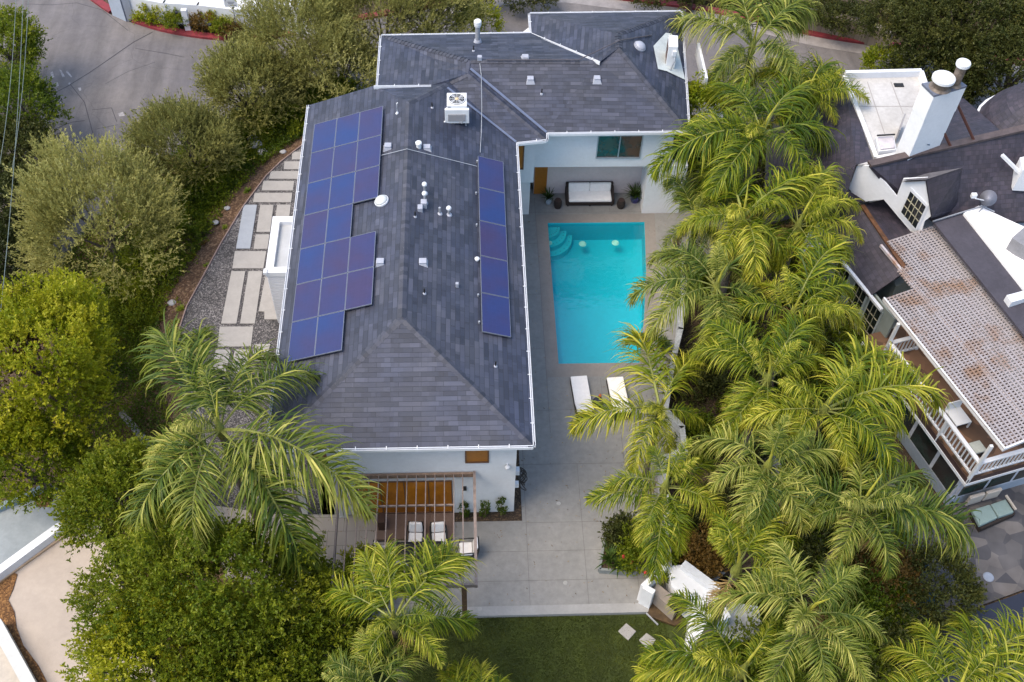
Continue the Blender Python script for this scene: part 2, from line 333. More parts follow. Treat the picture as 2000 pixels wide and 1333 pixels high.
# ---- pool deck with the pool opening
PT = G(1069, 436).y; PB = G(1090, 711).y; PLx = G(1080, 570).x
pr = [Vector((G(1259, 436).x, PT, 0)), Vector((G(1262, 530).x, G(1262, 530).y, 0)), Vector((G(1258, 620).x, G(1258, 620).y, 0)), Vector((G(1249, 711).x, PB, 0))]
XR = 12.5
dk = MB()
def dpoly(pts): dk.poly([(p[0], p[1], 0) for p in pts])
xL = -7.4
dpoly([(-5.2, yB), (PLx, yB), (PLx, 38.2), (-5.2, 38.2)])
dpoly([(PLx, PT), (XR, PT), (XR, 38.2), (PLx, 38.2)])
dpoly([(PLx, yB), (7.6, yB), (XR, 20), (XR, PB), (PLx, PB)])
for a, c in zip(pr, pr[1:]): dpoly([(a.x, a.y), (c.x, c.y), (XR, c.y), (XR, a.y)])
i = len(dk.v)
dk.poly([(-5.2, yB, 0), (-5.2, yB, -0.4), (7.6, yB, -0.4), (7.6, yB, 0)])
o = dk.build('pool_deck', conc); tag(o, kind='structure')
# lighter band at the lawn end
o = MB().box(-2.2, 7.3, yB-0.02, yB+0.34, -0.2, 0.012).build('kerb_strip', M('pale_concrete', (0.31, 0.31, 0.31), 0.8, 0.08, 1.2)); tag(o, kind='structure')
# coping band round the pool (slightly different concrete, 5 mm proud)
cp = MB(); W_ = 0.55; z = 0.005
inner = [Vector((PLx, PB, z)), Vector((PLx, PT, z))] + [Vector((p.x, p.y, z)) for p in pr]
cp.poly([(PLx-W_, PB-0.7, z), (PLx, PB, z), (PLx, PT, z), (PLx-W_, PT+W_, z)][::-1])
cp.poly([(PLx-W_, PT+W_, z), (PLx, PT, z), (pr[0].x, PT, z), (pr[0].x+W_, PT+W_, z)][::-1])
for a, c in zip(pr, pr[1:]):
    ea = W_ if a is pr[0] else 0; cp.poly([(a.x, a.y, z), (c.x, c.y, z), (c.x+W_, c.y-(0.7 if c is pr[-1] else 0), z), (a.x+W_, a.y+ea, z)][::-1])
cp.poly([(PLx, PB, z), (PLx-W_, PB-0.7, z), (pr[-1].x+W_, PB-0.7, z), (pr[-1].x, PB, z)])
o = cp.build('pool_coping', concw); tag(o, kind='structure')
# joints in the slab
jm = MB(); zj = 0.010; jw = 0.010
def hj(x0, x1, y): jm.poly([(x0, y-jw/2, zj), (x1, y-jw/2, zj), (x1, y+jw/2, zj), (x0, y+jw/2, zj)])
def vj(x, y0, y1): jm.poly([(x-jw/2, y0, zj), (x+jw/2, y0, zj), (x+jw/2, y1, zj), (x-jw/2, y1, zj)])
vj(3.32, PB-0.9, 37.6); vj(3.32, PB-3.5, PB-0.7)
for y in (20.0, 22.6, 25.2): hj(2.0, 8.5, y)
for y in (17.6, 18.8): hj(-0.2, 7.6, y)
vj(4.3, yB+.3, 22.6); vj(2.15, yB+.3, 25.2); vj(6.2, yB+.3, 24.5)
hj(1.7, 3.32, 28.4); hj(1.7, 3.32, 31.5); hj(1.7, 3.32, 34.6); hj(2.2, 9.8, 36.62); vj(5.6, 25.9, 26.8); vj(6.9, 36.62, 37.8)
o = jm.build('expansion_joints', M('joint_dark', (0.13, 0.125, 0.12), 0.9)); tag(o, kind='structure')
# paler tiled patio under the pergola
def tiles(name, c1, c2, bw, bh):
    mt = bpy.data.materials.new(name); mt.use_nodes = True; n = mt.node_tree.nodes; l = mt.node_tree.links; b = n['Principled BSDF']; b.inputs['Roughness'].default_value = 0.75
    geo = n.new('ShaderNodeNewGeometry'); k = n.new('ShaderNodeTexBrick'); k.inputs['Scale'].default_value = 1; k.inputs['Brick Width'].default_value = bw; k.inputs['Row Height'].default_value = bh; k.inputs['Mortar Size'].default_value = 0.008
    k.inputs['Color1'].default_value = c1+(1,); k.inputs['Color2'].default_value = c2+(1,); k.inputs['Mortar'].default_value = tuple(c*.5 for c in c1)+(1,); l.new(geo.outputs['Position'], k.inputs['Vector'])
    l.new(k.outputs[0], b.inputs['Base Color']); return mt
tl = tiles('patio_tiles', (0.33, 0.295, 0.265), (0.36, 0.325, 0.295), 1.2, 0.6)
MB().poly([Vector((p.x, p.y, 0.006)) for p in [G(400, 985), G(440, 1128), G(560, 1168), G(700, 1190), Vector((-2.9, yB+.35, 0)), Vector((-1.6, yB+.35, 0)), Vector((-1.6, 20.4, 0)), Vector((-7.6, 20.6, 0))]]).build('patio', tl); tag(bpy.data.objects['patio'], kind='structure')
MB().box(-0.66, 2.0, 20.1, 20.5, -0.1, 0.015).build('flower_bed', soil); tag(bpy.data.objects['flower_bed'], kind='structure')
MB().box(1.72, 2.0, 20.5, 24.0, -0.1, 0.015).build('flower_bed', soil); tag(bpy.data.objects['flower_bed.001'], kind='structure')
# lawn
lawnm = M('lawn_green', (0.050, 0.070, 0.008), 0.95, 0.2, 1.1, 0.5, 60, col2=(0.026, 0.038, 0.004))
MB().box(-6.5, 9.5, 6.0, yB-0.03, -2.5, -0.16).build('lawn', lawnm); tag(bpy.data.objects['lawn'], kind='structure')
# ---- pool
poolm = M('pool_plaster', (0.006, 0.47, 0.58), 0.6, 0.05, 0.5, col2=(0.004, 0.43, 0.54))
poolm2 = M('pool_step_plaster', (0.03, 0.55, 0.62), 0.6, 0.05, 0.5)
pl = MB(); rim = [Vector((PLx, PB, 0)), *[p for p in pr[::-1]], Vector((PLx, PT, 0))]
zb = -1.2
for a, c in zip(rim, rim[1:]+rim[:1]):
    pl.poly([(a.x, a.y, 0.0), (c.x, c.y, 0.0), (c.x, c.y, zb), (a.x, a.y, zb)][::-1])
pl.poly([(p.x, p.y, zb) for p in rim])
pool = thing('swimming_pool', 'turquoise in-ground swimming pool with curved corner steps set in the grey deck', 'swimming pool', (PLx+2, (PT+PB)/2, zb))
pl.build('basin', poolm, pool)
for k, (rr, zz) in enumerate([(1.22, -0.85), (0.92, -0.55), (0.6, -0.28)]):
    q = [Vector((PLx+0.01, PT-0.01, 0))] + [Vector((PLx+0.01+rr*math.sin(t), PT-0.01-rr*math.cos(t)*1.12, 0)) for t in [math.pi/2*j/16 for j in range(17)]]
    st = MB().prism(q, zb, zz).build('step', [poolm, poolm2, poolm2][k] if k else poolm2, pool)
    dots = MB()
    for j in range(7):
        t = math.pi/2*(j+0.5)/7; c = Vector((PLx+(rr-.12)*math.sin(t), PT-(rr-.12)*math.cos(t)*1.12, zz+0.004))
        dots.lathe([(0.022, 0), (0.022, 0.006)], c, 6)
    dots.build('step_marker', M('pool_tile_dark', (0.01, 0.10, 0.16), 0.4), st)
lampm = M('pool_lamp', (1.0, 0.9, 0.75), 0.3)
for x, y in ((1138, 476), (1202, 474), (1075, 475)):
    c = G(x, y, -0.55)
    if x == 1075: c.x = PLx+0.05
    MB().lathe([(0.15, -0.06), (0.18, -0.03), (0.13, 0.03)], c, 14).build('pool_light', lampm, pool)
wt = bpy.data.materials.new('pool_water'); wt.use_nodes = True; n = wt.node_tree.nodes; l = wt.node_tree.links; n.remove(n['Principled BSDF'])
tr = n.new('ShaderNodeBsdfTransparent'); tr.inputs[0].default_value = (0.62, 0.99, 1.0, 1); gl = n.new('ShaderNodeBsdfGlossy'); gl.inputs['Roughness'].default_value = 0.02
geo = n.new('ShaderNodeNewGeometry'); nz = n.new('ShaderNodeTexNoise'); nz.inputs['Scale'].default_value = 3.5; nz.inputs['Detail'].default_value = 3; l.new(geo.outputs['Position'], nz.inputs['Vector'])
bp = n.new('ShaderNodeBump'); bp.inputs['Strength'].default_value = 0.4; bp.inputs['Distance'].default_value = 0.05; l.new(nz.outputs[0], bp.inputs['Height']); l.new(bp.outputs[0], gl.inputs['Normal'])
fr = n.new('ShaderNodeFresnel'); fr.inputs[0].default_value = 1.33; l.new(bp.outputs[0], fr.inputs['Normal'])
ml = n.new('ShaderNodeMath'); ml.operation = 'MULTIPLY'; ml.inputs[1].default_value = 3.2; l.new(fr.outputs[0], ml.inputs[0])
mx = n.new('ShaderNodeMixShader'); l.new(ml.outputs[0], mx.inputs[0]); l.new(tr.outputs[0], mx.inputs[1]); l.new(gl.outputs[0], mx.inputs[2]); l.new(mx.outputs[0], n['Material Output'].inputs[0])
o = MB().poly([(p.x, p.y, -0.10) for p in rim]).build('water', wt); tag(o, kind='structure')

# ================================================================ MAIN HOUSE
house = thing('house', 'long two-storey white house with dark grey hipped shingle roof beside the pool', 'house', (-2, 28, 0))
hw = MB()
hw.prism([(-4.97, 20.5, 0), (1.69, 20.5, 0), (1.69, 36.6, 0), (-4.97, 36.6, 0)], -0.3, 5.46)
hw.box(-6.4, -4.968, 23.0, 36.9, -0.3, 5.46)
hw.box(-6.4, -6.2, 20.5, 20.7, -0.3, 5.46)
hw.prism([(-3.7, 36.5, 0), (3.0, 36.52, 0), (3.0, 42.4, 0), (-3.3, 42.4, 0)], -2.5, 5.44)
hw.prism([(1.69, 36.5, 0), (9.3, 36.5, 0), (9.3, 44.2, 0), (3.6, 44.2, 0), (1.69, 41.9, 0)], 3.05, 5.44)
hw.prism([(3.3, 38.0, 0), (10.2, 38.0, 0), (10.2, 44.2, 0), (3.6, 44.2, 0)], -2.5, 3.05)
hw.prism([(8.42, 36.53, 0), (10.2, 36.53, 0), (10.2, 38.0, 0), (8.42, 38.0, 0)], 0, 3.05)
hw.build('wall', white, house)
lw = M('loggia_wall', (0.64, 0.56, 0.56), 0.85, 0.04, 1)
MB().box(3.28, 8.42, 37.93, 37.99, 0, 3.04).build('loggia_wall', lw, house)
E55 = 5.5
v = dict(FL=Vector((-6.87, 20.0, E55)), FR=Vector((2.2, 20.0, E55)), PK=Vector((-2.33, 24.54, 7.0)), R1=Vector((-2.33, 36.29, 7.0)), BR=G(1007, 279, E55), BL=G(603, 206, E55),
 gW=G(730, 168, 6.42), gE=G(842, 167, 6.55), T=G(878, 161, 6.5), P2=G(914, 144, 6.68), P3=G(919, 136, 6.7), c1=G(1067, 273, E55), c2=G(1067, 260, E55), c3=G(1345, 256, E55),
 W1=G(745, 70, 6.0), W2=G(738, 168, 6.12), Rw=G(920, 119, 6.85), Rr=G(1165, 120, 6.85), n3=G(1038, 65, 6.0), Nt=G(1209, 93, 7.2), Nr=G(1207, 66, 7.2), NE=G(1330, 23, 5.9), NW=G(1035, 27, 5.9), n4=G(1172, 121, 6.95))
v['BL'].x = -6.87; v['BR'].x = 2.2; v['T'].z = 6.5
faces = [('FL', 'FR', 'PK'), ('FR', 'BR', 'T', 'R1', 'PK'), ('FL', 'PK', 'R1', 'gW', 'BL'), ('R1', 'T', 'gE', 'gW'), ('BR', 'c1', 'P2', 'T'), ('P2', 'c1', 'c2', 'P3'),
 ('W2', 'gE', 'T', 'P2', 'Rw', 'W1'), ('P2', 'P3', 'Rw'), ('W1', 'Rw', 'Rr', 'n3'), ('Rw', 'P3', 'c2', 'Rr'), ('Rr', 'c2', 'c3', 'Nt'), ('Nt', 'c3', 'NE', 'Nr'), ('Nr', 'NE', 'NW'), ('Nr', 'NW', 'n3', 'n4', 'Nt'), ('n3', 'Rr', 'n4')]
rf = MB()
for f in faces:
    pts = [v[k] for k in f]
    c = sum(pts, Vector())/len(pts); nn = (pts[1]-pts[0]).cross(pts[2]-pts[0])
    if nn.z < 0: pts = pts[::-1]
    rf.poly(pts)
for f in faces:
    pts = [v[k]-Vector((0, 0, 0.10)) for k in f]; nn = (pts[1]-pts[0]).cross(pts[2]-pts[0])
    if nn.z > 0: pts = pts[::-1]
    rf.poly(pts)
roof = rf.build('roof', shing, house, roofuv=True)
# ridge and hip caps: overlapping shingle tabs
def caps(a, b, name='ridge_cap', wd=0.30, step=0.2):
    a = Vector(a); b = Vector(b); n_ = int((b-a).length/step); d = (b-a).normalized(); s = d.cross(Vector((0, 0, 1))).normalized()*wd/2; dn = Vector((0, 0, -0.055))
    mb = MB()
    for k in range(n_):
        p = a + d*step*k; q = p + d*step*1.02
        lo, hi = 0.012, 0.034
        mb.poly([p+s+dn+Vector((0, 0, lo)), q+s+dn+Vector((0, 0, hi)), q+Vector((0, 0, hi)), p+Vector((0, 0, lo))])
        mb.poly([p+Vector((0, 0, lo)), q+Vector((0, 0, hi)), q-s+dn+Vector((0, 0, hi)), p-s+dn+Vector((0, 0, lo))])
        mb.poly([q+s+dn+Vector((0, 0, hi)), q+s+dn, q, q+Vector((0, 0, hi))]); mb.poly([q+Vector((0, 0, hi)), q, q-s+dn, q-s+dn+Vector((0, 0, hi))])
    o = mb.build(name, shingcap, roof)
    return o
shingcap = shingle('ridge_cap_shingles', (0.018, 0.023, 0.038), (0.042, 0.047, 0.066), (1.04, 1.02, 1.0), row=0.2, wid=0.9)
WORG[roof] = Vector((0, 0, 0))
for a, b in [('PK', 'R1'), ('FR', 'PK'), ('FL', 'PK'), ('R1', 'T'), ('T', 'P2'), ('c1', 'P2'), ('W1', 'Rw'), ('Rw', 'Rr'), ('c3', 'Nt'), ('Nr', 'Nt'), ('NE', 'Nr')]:
    o = caps(v[a], v[b])
# uv for caps
for o in [c for c in roof.children]:
    me = o.data; uvl = me.uv_layers.new(name='UVMap')
    for p in me.polygons:
        k = (p.index//4)
        for j, li in enumerate(p.loop_indices): uvl.data[li].uv = (k*0.93+0.2*(j % 2), k*0.2+0.1)
# metal valleys
vm = M('valley_metal', (0.22, 0.25, 0.34), 0.4, 0.1, 4, metal=0.5)
def flat_strip(mb, a, b, wd, lift=0.03):
    s = (b-a).cross(Vector((0, 0, 1))).normalized()*wd/2; u = Vector((0, 0, lift)); mb.hexa([a-s+u, a+s+u, b+s+u, b-s+u][::1], [a-s+u*2, a+s+u*2, b+s+u*2, b-s+u*2])
mb = MB(); flat_strip(mb, G(874, 173, 6.5), v['BR'], 0.10); mb.build('valley_flashing', vm, roof)
mb = MB(); flat_strip(mb, v['P3'], v['c2'], 0.12); mb.build('valley_flashing', vm, roof)
# gutters / fascia
def gutter(a, b, outv, parent=house):
    mb = MB(); a = Vector(a); b = Vector(b); o_ = Vector(outv).normalized(); d = (b-a).normalized()
    def q(off0, off1, z0, z1):
        mb.hexa([a+o_*off0+Vector((0, 0, z0)), a+o_*off1+Vector((0, 0, z0)), b+o_*off1+Vector((0, 0, z0)), b+o_*off0+Vector((0, 0, z0))],
                [a+o_*off0+Vector((0, 0, z1)), a+o_*off1+Vector((0, 0, z1)), b+o_*off1+Vector((0, 0, z1)), b+o_*off0+Vector((0, 0, z1))])
    q(0.0, 0.022, -0.20, 0.02); q(0.022, 0.075, -0.12, -0.10); q(0.075, 0.092, -0.12, 0.01)
    L = (b-a).length; k = 0.9
    while k < L:
        p = a+d*k; mb.bar(p-o_*0.05+Vector((0, 0, 0.045)), p+o_*0.09+Vector((0, 0, 0.025)), 0.025, 0.012); k += 1.05
    mb.build('gutter', trim, parent)
gutter(v['FL'], v['FR'], (0, -1, 0)); gutter(v['FR'], v['BR'], (1, 0, 0)); gutter(v['FL'], v['BL'], (-1, 0, 0))
gutter(v['BR'], v['c1'], (0, -1, 0)); gutter(v['c1'], v['c2'], (1, 0, 0)); gutter(v['c2'], v['c3'], (0, -1, 0))
gutter(v['W1'], v['n3'], (0, 1, 0)); gutter(v['W1'], v['W2'], (-1, 0, 0)); gutter(v['n3'], v['NW'], (-1, 0, 0)); gutter(v['NW'], v['NE'], (0, 1, 0)); gutter(v['NE'], v['c3'], (1, 0.1, 0))
gutter(G(730, 168, 6.60), G(842, 167, 6.60), (0, -1, 0)); gutter(v['n3'], v['n4'], (-0.4, -1, 0))
# windows -----------------------------------------------------------
def window_y(x0, x1, z0, z1, Y, parent, frame, pane, nx=1, nz=1, depth=0.12, fw=0.05, name='window'):
    """window in a wall facing -Y, recessed look: frame proud, pane set back"""
    f = MB()
    f.box(x0, x1, Y-0.04, Y+0.02, z1-fw, z1); f.box(x0, x1, Y-0.06, Y+0.02, z0, z0+fw)
    f.box(x0, x0+fw, Y-0.04, Y+0.02, z0+fw, z1-fw); f.box(x1-fw, x1, Y-0.04, Y+0.02, z0+fw, z1-fw)
    for k in range(1, nx): xx = x0+(x1-x0)*k/nx; f.box(xx-fw/2, xx+fw/2, Y-0.035, Y+0.02, z0+fw, z1-fw)
    for k in range(1, nz): zz = z0+(z1-z0)*k/nz; f.box(x0+fw, x1-fw, Y-0.03, Y+0.02, zz-fw/2, zz+fw/2)
    fo = f.build(name, frame, parent)
    MB().box(x0+0.01, x1-0.01, Y-0.012, Y+0.01, z0+0.01, z1-0.01).build('pane', pane, fo)
    return fo
Yw = 36.5
a = GY(1168, 264, Yw); b_ = GY(1250, 308, Yw)
winm = M('bedroom_window_glass', (0.060, 0.035, 0.02), 0.08, 0.3, 2.2, col2=(0.02, 0.032, 0.028), spec=0.9, contrast=(0.45, 0.55))
window_y(a.x, b_.x, b_.z, min(a.z, 5.3), Yw, house, metal, winm, nx=2)
a = GY(1010, 285, 36.0); b_ = GY(1026, 333, 36.0)
MB().box(1.69, 3.1, 36.1, 36.6, GY(1020, 357, 36.1).z, 5.45).build('wall', white, house)
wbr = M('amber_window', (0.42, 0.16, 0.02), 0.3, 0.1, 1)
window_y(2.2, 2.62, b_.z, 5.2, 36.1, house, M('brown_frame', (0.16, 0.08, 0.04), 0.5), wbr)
# front elevation
a = GY(908, 882, 20.5); b_ = GY(955, 902, 20.5)
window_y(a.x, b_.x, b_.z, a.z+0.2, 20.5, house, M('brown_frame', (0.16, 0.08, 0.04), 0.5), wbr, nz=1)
a = GY(720, 941, 20.5); b_ = GY(885, 990, 20.5)
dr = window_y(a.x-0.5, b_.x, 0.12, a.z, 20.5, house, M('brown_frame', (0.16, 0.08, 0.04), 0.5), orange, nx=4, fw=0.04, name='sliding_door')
MB().box(a.x+0.15, b_.x, 19.35, 20.42, 0.0, 0.14).build('doorstep', M('brown_landing', (0.20, 0.13, 0.10), 0.6, 0.1, 2), house)
bl = GY(905, 950, 20.5)
MB().box(bl.x-0.02, bl.x+0.12, 20.42, 20.5, bl.z-0.2, bl.z).build('wall_lamp', black, house)
wl = GY(991, 907, 20.5)
wlm = MB(); wlm.lathe([(0.05, -0.12), (0.09, -0.05), (0.09, 0.05), (0.03, 0.09)], (wl.x, 20.36, wl.z), 12); wlm.box(wl.x-0.03, wl.x+0.03, 20.4, 20.5, wl.z-0.04, wl.z+0.04); wlm.build('wall_lamp', trim, house)
bx = MB(); bx.box(1.69, 1.86, 20.8, 21.0, 2.2, 2.5); bx.box(1.69, 1.84, 20.62, 20.78, 1.6, 1.85); bx.build('meter_box', trim, house)
MB().box(-4.99, -4.72, 20.38, 20.5, 0, 5.4).build('pilaster', trim, house)
MB().box(-6.2, -5.0, 22.95, 23.0, 0.0, 2.4).build('porch_door', M('porch_wood', (0.25, 0.15, 0.09), 0.6, 0.2, 2), house)
MB().box(-6.38, -5.0, 22.93, 23.0, 2.6, 4.4).build('window', M('warm_tan', (0.34, 0.25, 0.18), 0.5), house)
MB().box(3.3, 3.9, 37.90, 37.93, 0.0, 2.4).build('door', wbr, house)  # glow of the lit glass door painted as amber base colour
# west bay with flat roof
A_ = G(521, 533, 3.3); B_ = G(535, 427, 3.3)
bay = MB(); bay.box(A_.x, -6.38, A_.y, B_.y, -0.1, 3.12); bay.build('bay_wall', M('white_siding', (0.62, 0.63, 0.67), 0.7, 0.03, 2), house)
sd2 = MB()
for k in range(16): sd2.box(A_.x-0.012, -6.39, A_.y-0.02, A_.y, 0.05+k*0.19, 0.05+k*0.19+0.165)
sd2.build('siding', M('white_siding', (0.62, 0.63, 0.67), 0.7), house)
par = MB(); t = 0.26
par.box(A_.x-0.06, -6.37, A_.y-0.06, A_.y+t, 3.12, 3.36); par.box(A_.x-0.06, -6.37, B_.y-t, B_.y+0.06, 3.12, 3.36); par.box(A_.x-0.06, A_.x+t, A_.y+t, B_.y-t, 3.12, 3.36)
par.build('parapet', trim, house)
MB().box(A_.x+t, -6.39, A_.y+t, B_.y-t, 3.12, 3.16).build('bay_roof', M('grey_membrane', (0.42, 0.44, 0.47), 0.7, 0.06, 1.2), house)
MB().box(A_.x-0.12, A_.x+0.02, A_.y-0.12, A_.y+0.12, 3.3, 3.42).box(-6.75, -6.62, A_.y+0.35, A_.y+0.5, 3.16, 3.2).build('scupper', trim, house)

# ================================================================ ROOF EQUIPMENT
SL = 1.5/4.54; nW = Vector((-SL, 0, 1)).normalized(); nE = Vector((SL, 0, 1)).normalized(); nS = Vector((0, -SL, 1)).normalized()
pW = v['FL']; pE = v['FR']
panm = bpy.data.materials.new('solar_cells'); panm.use_nodes = True; n = panm.node_tree.nodes; l = panm.node_tree.links; b = n['Principled BSDF']
b.inputs['Roughness'].default_value = 0.25; b.inputs['Specular IOR Level'].default_value = 0.45; b.inputs['Coat Weight'].default_value = 0.30; b.inputs['Coat Roughness'].default_value = 0.05
geo = n.new('ShaderNodeNewGeometry'); oi = n.new('ShaderNodeObjectInfo')
nz = n.new('ShaderNodeTexNoise'); nz.inputs['Scale'].default_value = 0.55; nz.inputs['Detail'].default_value = 2; l.new(geo.outputs['Position'], nz.inputs['Vector'])
ad = n.new('ShaderNodeMath'); ad.operation = 'MULTIPLY_ADD'; ad.inputs[1].default_value = 0.35; l.new(oi.outputs['Random'], ad.inputs[0]); l.new(nz.outputs[0], ad.inputs[2])
cr_ = n.new('ShaderNodeValToRGB'); e = cr_.color_ramp.elements; e[0].position = 0.45; e[0].color = (0.012, 0.028, 0.125, 1); e[1].position = 0.95; e[1].color = (0.034, 0.022, 0.075, 1); l.new(ad.outputs[0], cr_.inputs[0])  # purple end of the ramp: sunset reflection painted into the cells
bk2 = n.new('ShaderNodeTexBrick'); bk2.offset = 0; bk2.inputs['Scale'].default_value = 1; bk2.inputs['Brick Width'].default_value = 0.16; bk2.inputs['Row Height'].default_value = 0.16; bk2.inputs['Mortar Size'].default_value = 0.003
bk2.inputs['Color1'].default_value = (0.93, 0.93, 0.93, 1); bk2.inputs['Color2'].default_value = (1, 1, 1, 1); bk2.inputs['Mortar'].default_value = (1.2, 1.2, 1.15, 1)
uvn = n.new('ShaderNodeUVMap'); uvn.uv_map = 'UVMap'; l.new(uvn.outputs[0], bk2.inputs['Vector'])
mx = n.new('ShaderNodeMix'); mx.data_type = 'RGBA'; mx.blend_type = 'MULTIPLY'; mx.inputs[0].default_value = 1; l.new(cr_.outputs[0], mx.inputs[6]); l.new(bk2.outputs[0], mx.inputs[7]); l.new(mx.outputs[2], b.inputs['Base Color'])
pfr = M('panel_frame', (0.27, 0.29, 0.34), 0.35, 0.05, 4, metal=0.5)
ORD = ['first', 'second', 'third', 'fourth', 'fifth', 'sixth', 'seventh']
def solar(x0, x1, y0, y1, pln, nn, label, group):
    """panel over plane through pln with normal nn, x/y extents in plan"""
    def zz(x, y): return pln.z - ((x-pln.x)*nn.x + (y-pln.y)*nn.y)/nn.z
    def P_(x, y, h): return Vector((x, y, zz(x, y))) + nn*h
    t = thing('solar_panel', label, 'solar panel', P_((x0+x1)/2, (y0+y1)/2, 0.0), group)
    g = 0.012; c = [(x0, y0), (x1, y0), (x1, y1), (x0, y1)]; ci = [(x0+g, y0+g), (x1-g, y0+g), (x1-g, y1-g), (x0+g, y1-g)]
    MB().hexa([P_(*p, 0.115) for p in ci], [P_(*p, 0.146) for p in ci]).build('glass', panm, t, roofuv=True)
    f = MB()
    for k in range(4):
        a, b2, ia, ib = c[k], c[(k+1) % 4], ci[k], ci[(k+1) % 4]
        f.hexa([P_(*a, 0.10), P_(*b2, 0.10), P_(*ib, 0.10), P_(*ia, 0.10)], [P_(*a, 0.152), P_(*b2, 0.152), P_(*ib, 0.152), P_(*ia, 0.152)])
    f.build('frame', pfr, t)
    r = MB()
    for yy in (y0+(y1-y0)*0.25, y0+(y1-y0)*0.75): r.bar(P_(x0+0.02, yy, 0.06), P_(x1-0.02, yy, 0.06), 0.04, 0.07, nn)
    r.build('rail', metal, t)
xw = [GN(606, 242, pW+nW*0.15, nW).x, 0, 0, GN(741, 209, pW+nW*0.15, nW).x]
ytop = GN(741, 209, pW+nW*0.15, nW).y
ys = [ytop] + [GN(x, y, pW+nW*0.15, nW).y for x, y in ((598, 297), (590, 357), (583, 417), (575, 484), (564, 554), (553, 629))]; ybot = GN(600, 699, pW+nW*0.15, nW).y
xcol = [-6.42 + k*1.005 for k in range(4)]
dy = (ytop-ybot)/7
for r_ in range(7):
    for c_ in range(3):
        if c_ == 2 and r_ in (3, 6): continue
        solar(xcol[c_]+0.006, xcol[c_+1]-0.006, ytop-dy*(r_+1)+0.012, ytop-dy*r_-0.012, pW, nW,
              f"blue solar panel, {ORD[r_]} row from far end, {['gutter-side column', 'middle column', 'ridge-side column'][c_]}, left slope", 'solar panels on the left roof slope')
x0 = GN(936, 500, pE+nE*0.15, nE).x; x1 = GN(989, 508, pE+nE*0.15, nE).x; yt = GN(957, 310, pE+nE*0.15, nE).y; yb = GN(967, 653, pE+nE*0.15, nE).y
dy = (yt-yb)/5
for r_ in range(5):
    solar(x0, x1, yt-dy*(r_+1)+0.012, yt-dy*r_-0.012, pE, nE, f"dark blue solar panel, {ORD[r_]} from far end, pool-side slope", 'solar panels on the pool-side roof slope')
def RW(x, y): p = GN(x, y, pW, nW); return p
def RE(x, y): return GN(x, y, pE, nE)
lfoot = MB()
for x, y in ((744, 222), (741, 277), (738, 320), (735, 380), (677, 455), (727, 461), (723, 510), (718, 583), (656, 668)):
    p = RW(x, y); lfoot.tube([p, p+Vector((0, 0, 0.12))], 0.035, 8); lfoot.bar(p+Vector((-0.1, 0, .03)), p+Vector((0.08, 0, .03)), 0.05, 0.03)
for x, y in ((932, 318), (930, 380), (931, 442), (934, 579), (936, 632)):
    p = RE(x, y); lfoot.tube([p, p+Vector((0, 0, 0.12))], 0.035, 8)
lfoot.build('panel_mounts', metal, house)
# box vents
def box_vent(p, nn, label, sx=0.26, sy=0.26, h=0.14, rot=0):
    t = thing('roof_vent', label, 'roof vent', p, 'square metal roof vents')
    mb = MB(); mb.hexa([p+Vector((-sx*.8, -sy*.8, -0.10)), p+Vector((sx*.8, -sy*.8, -0.10)), p+Vector((sx*.8, sy*.8, -0.10)), p+Vector((-sx*.8, sy*.8, -0.10))],
        [p+Vector((-sx*.45, -sy*.45, h*.7)), p+Vector((sx*.45, -sy*.45, h*.7)), p+Vector((sx*.45, sy*.45, h*.7)), p+Vector((-sx*.45, sy*.45, h*.7))]); mb.build('base', ventm, t)
    mb = MB(); mb.box(p.x-sx*.55, p.x+sx*.55, p.y-sy*.5, p.y+sy*.5, p.z+h*.7, p.z+h*1.05); mb.build('cap', ventm, t, bevel=0.02)
PLW = lambda x, y: RW(x, y); 
box_vent(RW(758, 288), nW, 'square grey roof vent left of the ridge beside the top solar rows')
box_vent(RE(834, 290), nE, 'square grey roof vent right of the ridge beside a white turbine cap', h=0.12)
box_vent(RW(743, 514), nW, 'square grey roof vent left of the ridge near the fifth solar row')
box_vent(RE(826, 514), nE, 'square grey roof vent right of the ridge near the middle of the roof')
pS1 = v['c2']; nS1 = ((v['c2']-v['Rw']).cross(v['Rr']-v['Rw'])).normalized()
if nS1.z < 0: nS1 = -nS1
def RS(x, y): return GN(x, y, pS1, nS1)
nN1 = ((v['n3']-v['W1']).cross(v['Rw']-v['W1'])).normalized(); nN1 = nN1 if nN1.z > 0 else -nN1
box_vent(RS(1036, 157), nS1, 'square grey roof vent on the rear wing slope above the pool, left one'); box_vent(RS(1166, 156), nS1, 'square grey roof vent on the rear wing slope above the bedroom window')
box_vent(GN(1026, 113, v['W1'], nN1), nN1, 'small grey box vent just behind the rear wing ridge', h=0.1)
# pipes
def pipe(p, h, r, label, cap='ball', mat=black, name='vent_pipe'):
    t = thing(name, label, 'vent pipe', p, 'plumbing vent pipes on the roof')
    MB().lathe([(r*2.6, -0.06), (r*2.2, 0.02), (r*1.1, 0.06)], p, 12).build('flashing', ventm, t)
    MB().tube([p, p+Vector((0, 0, h))], r, 10).build('pipe', mat, t)
    if cap == 'ball':
        MB().lathe([(r*1.2, h-0.03), (r*2.0, h+0.03), (r*2.1, h+0.08), (r*1.5, h+0.14), (0.01, h+0.16)], p, 14).build('cap', trim, t, smooth=True)
pipe(RE(830, 378), 0.42, 0.05, 'vent pipe with round white cap, farthest of the pair right of the ridge', mat=metal)
pipe(RE(830, 397), 0.45, 0.05, 'vent pipe with round white cap, nearer of the pair right of the ridge', mat=metal)
pipe(RE(859, 418), 0.34, 0.045, 'slim vent pipe with small grey cap right of the ridge', cap='', mat=metal)
pipe(RE(877, 420), 0.30, 0.05, 'vent pipe with round white cap nearest the right-hand solar panels', mat=metal)
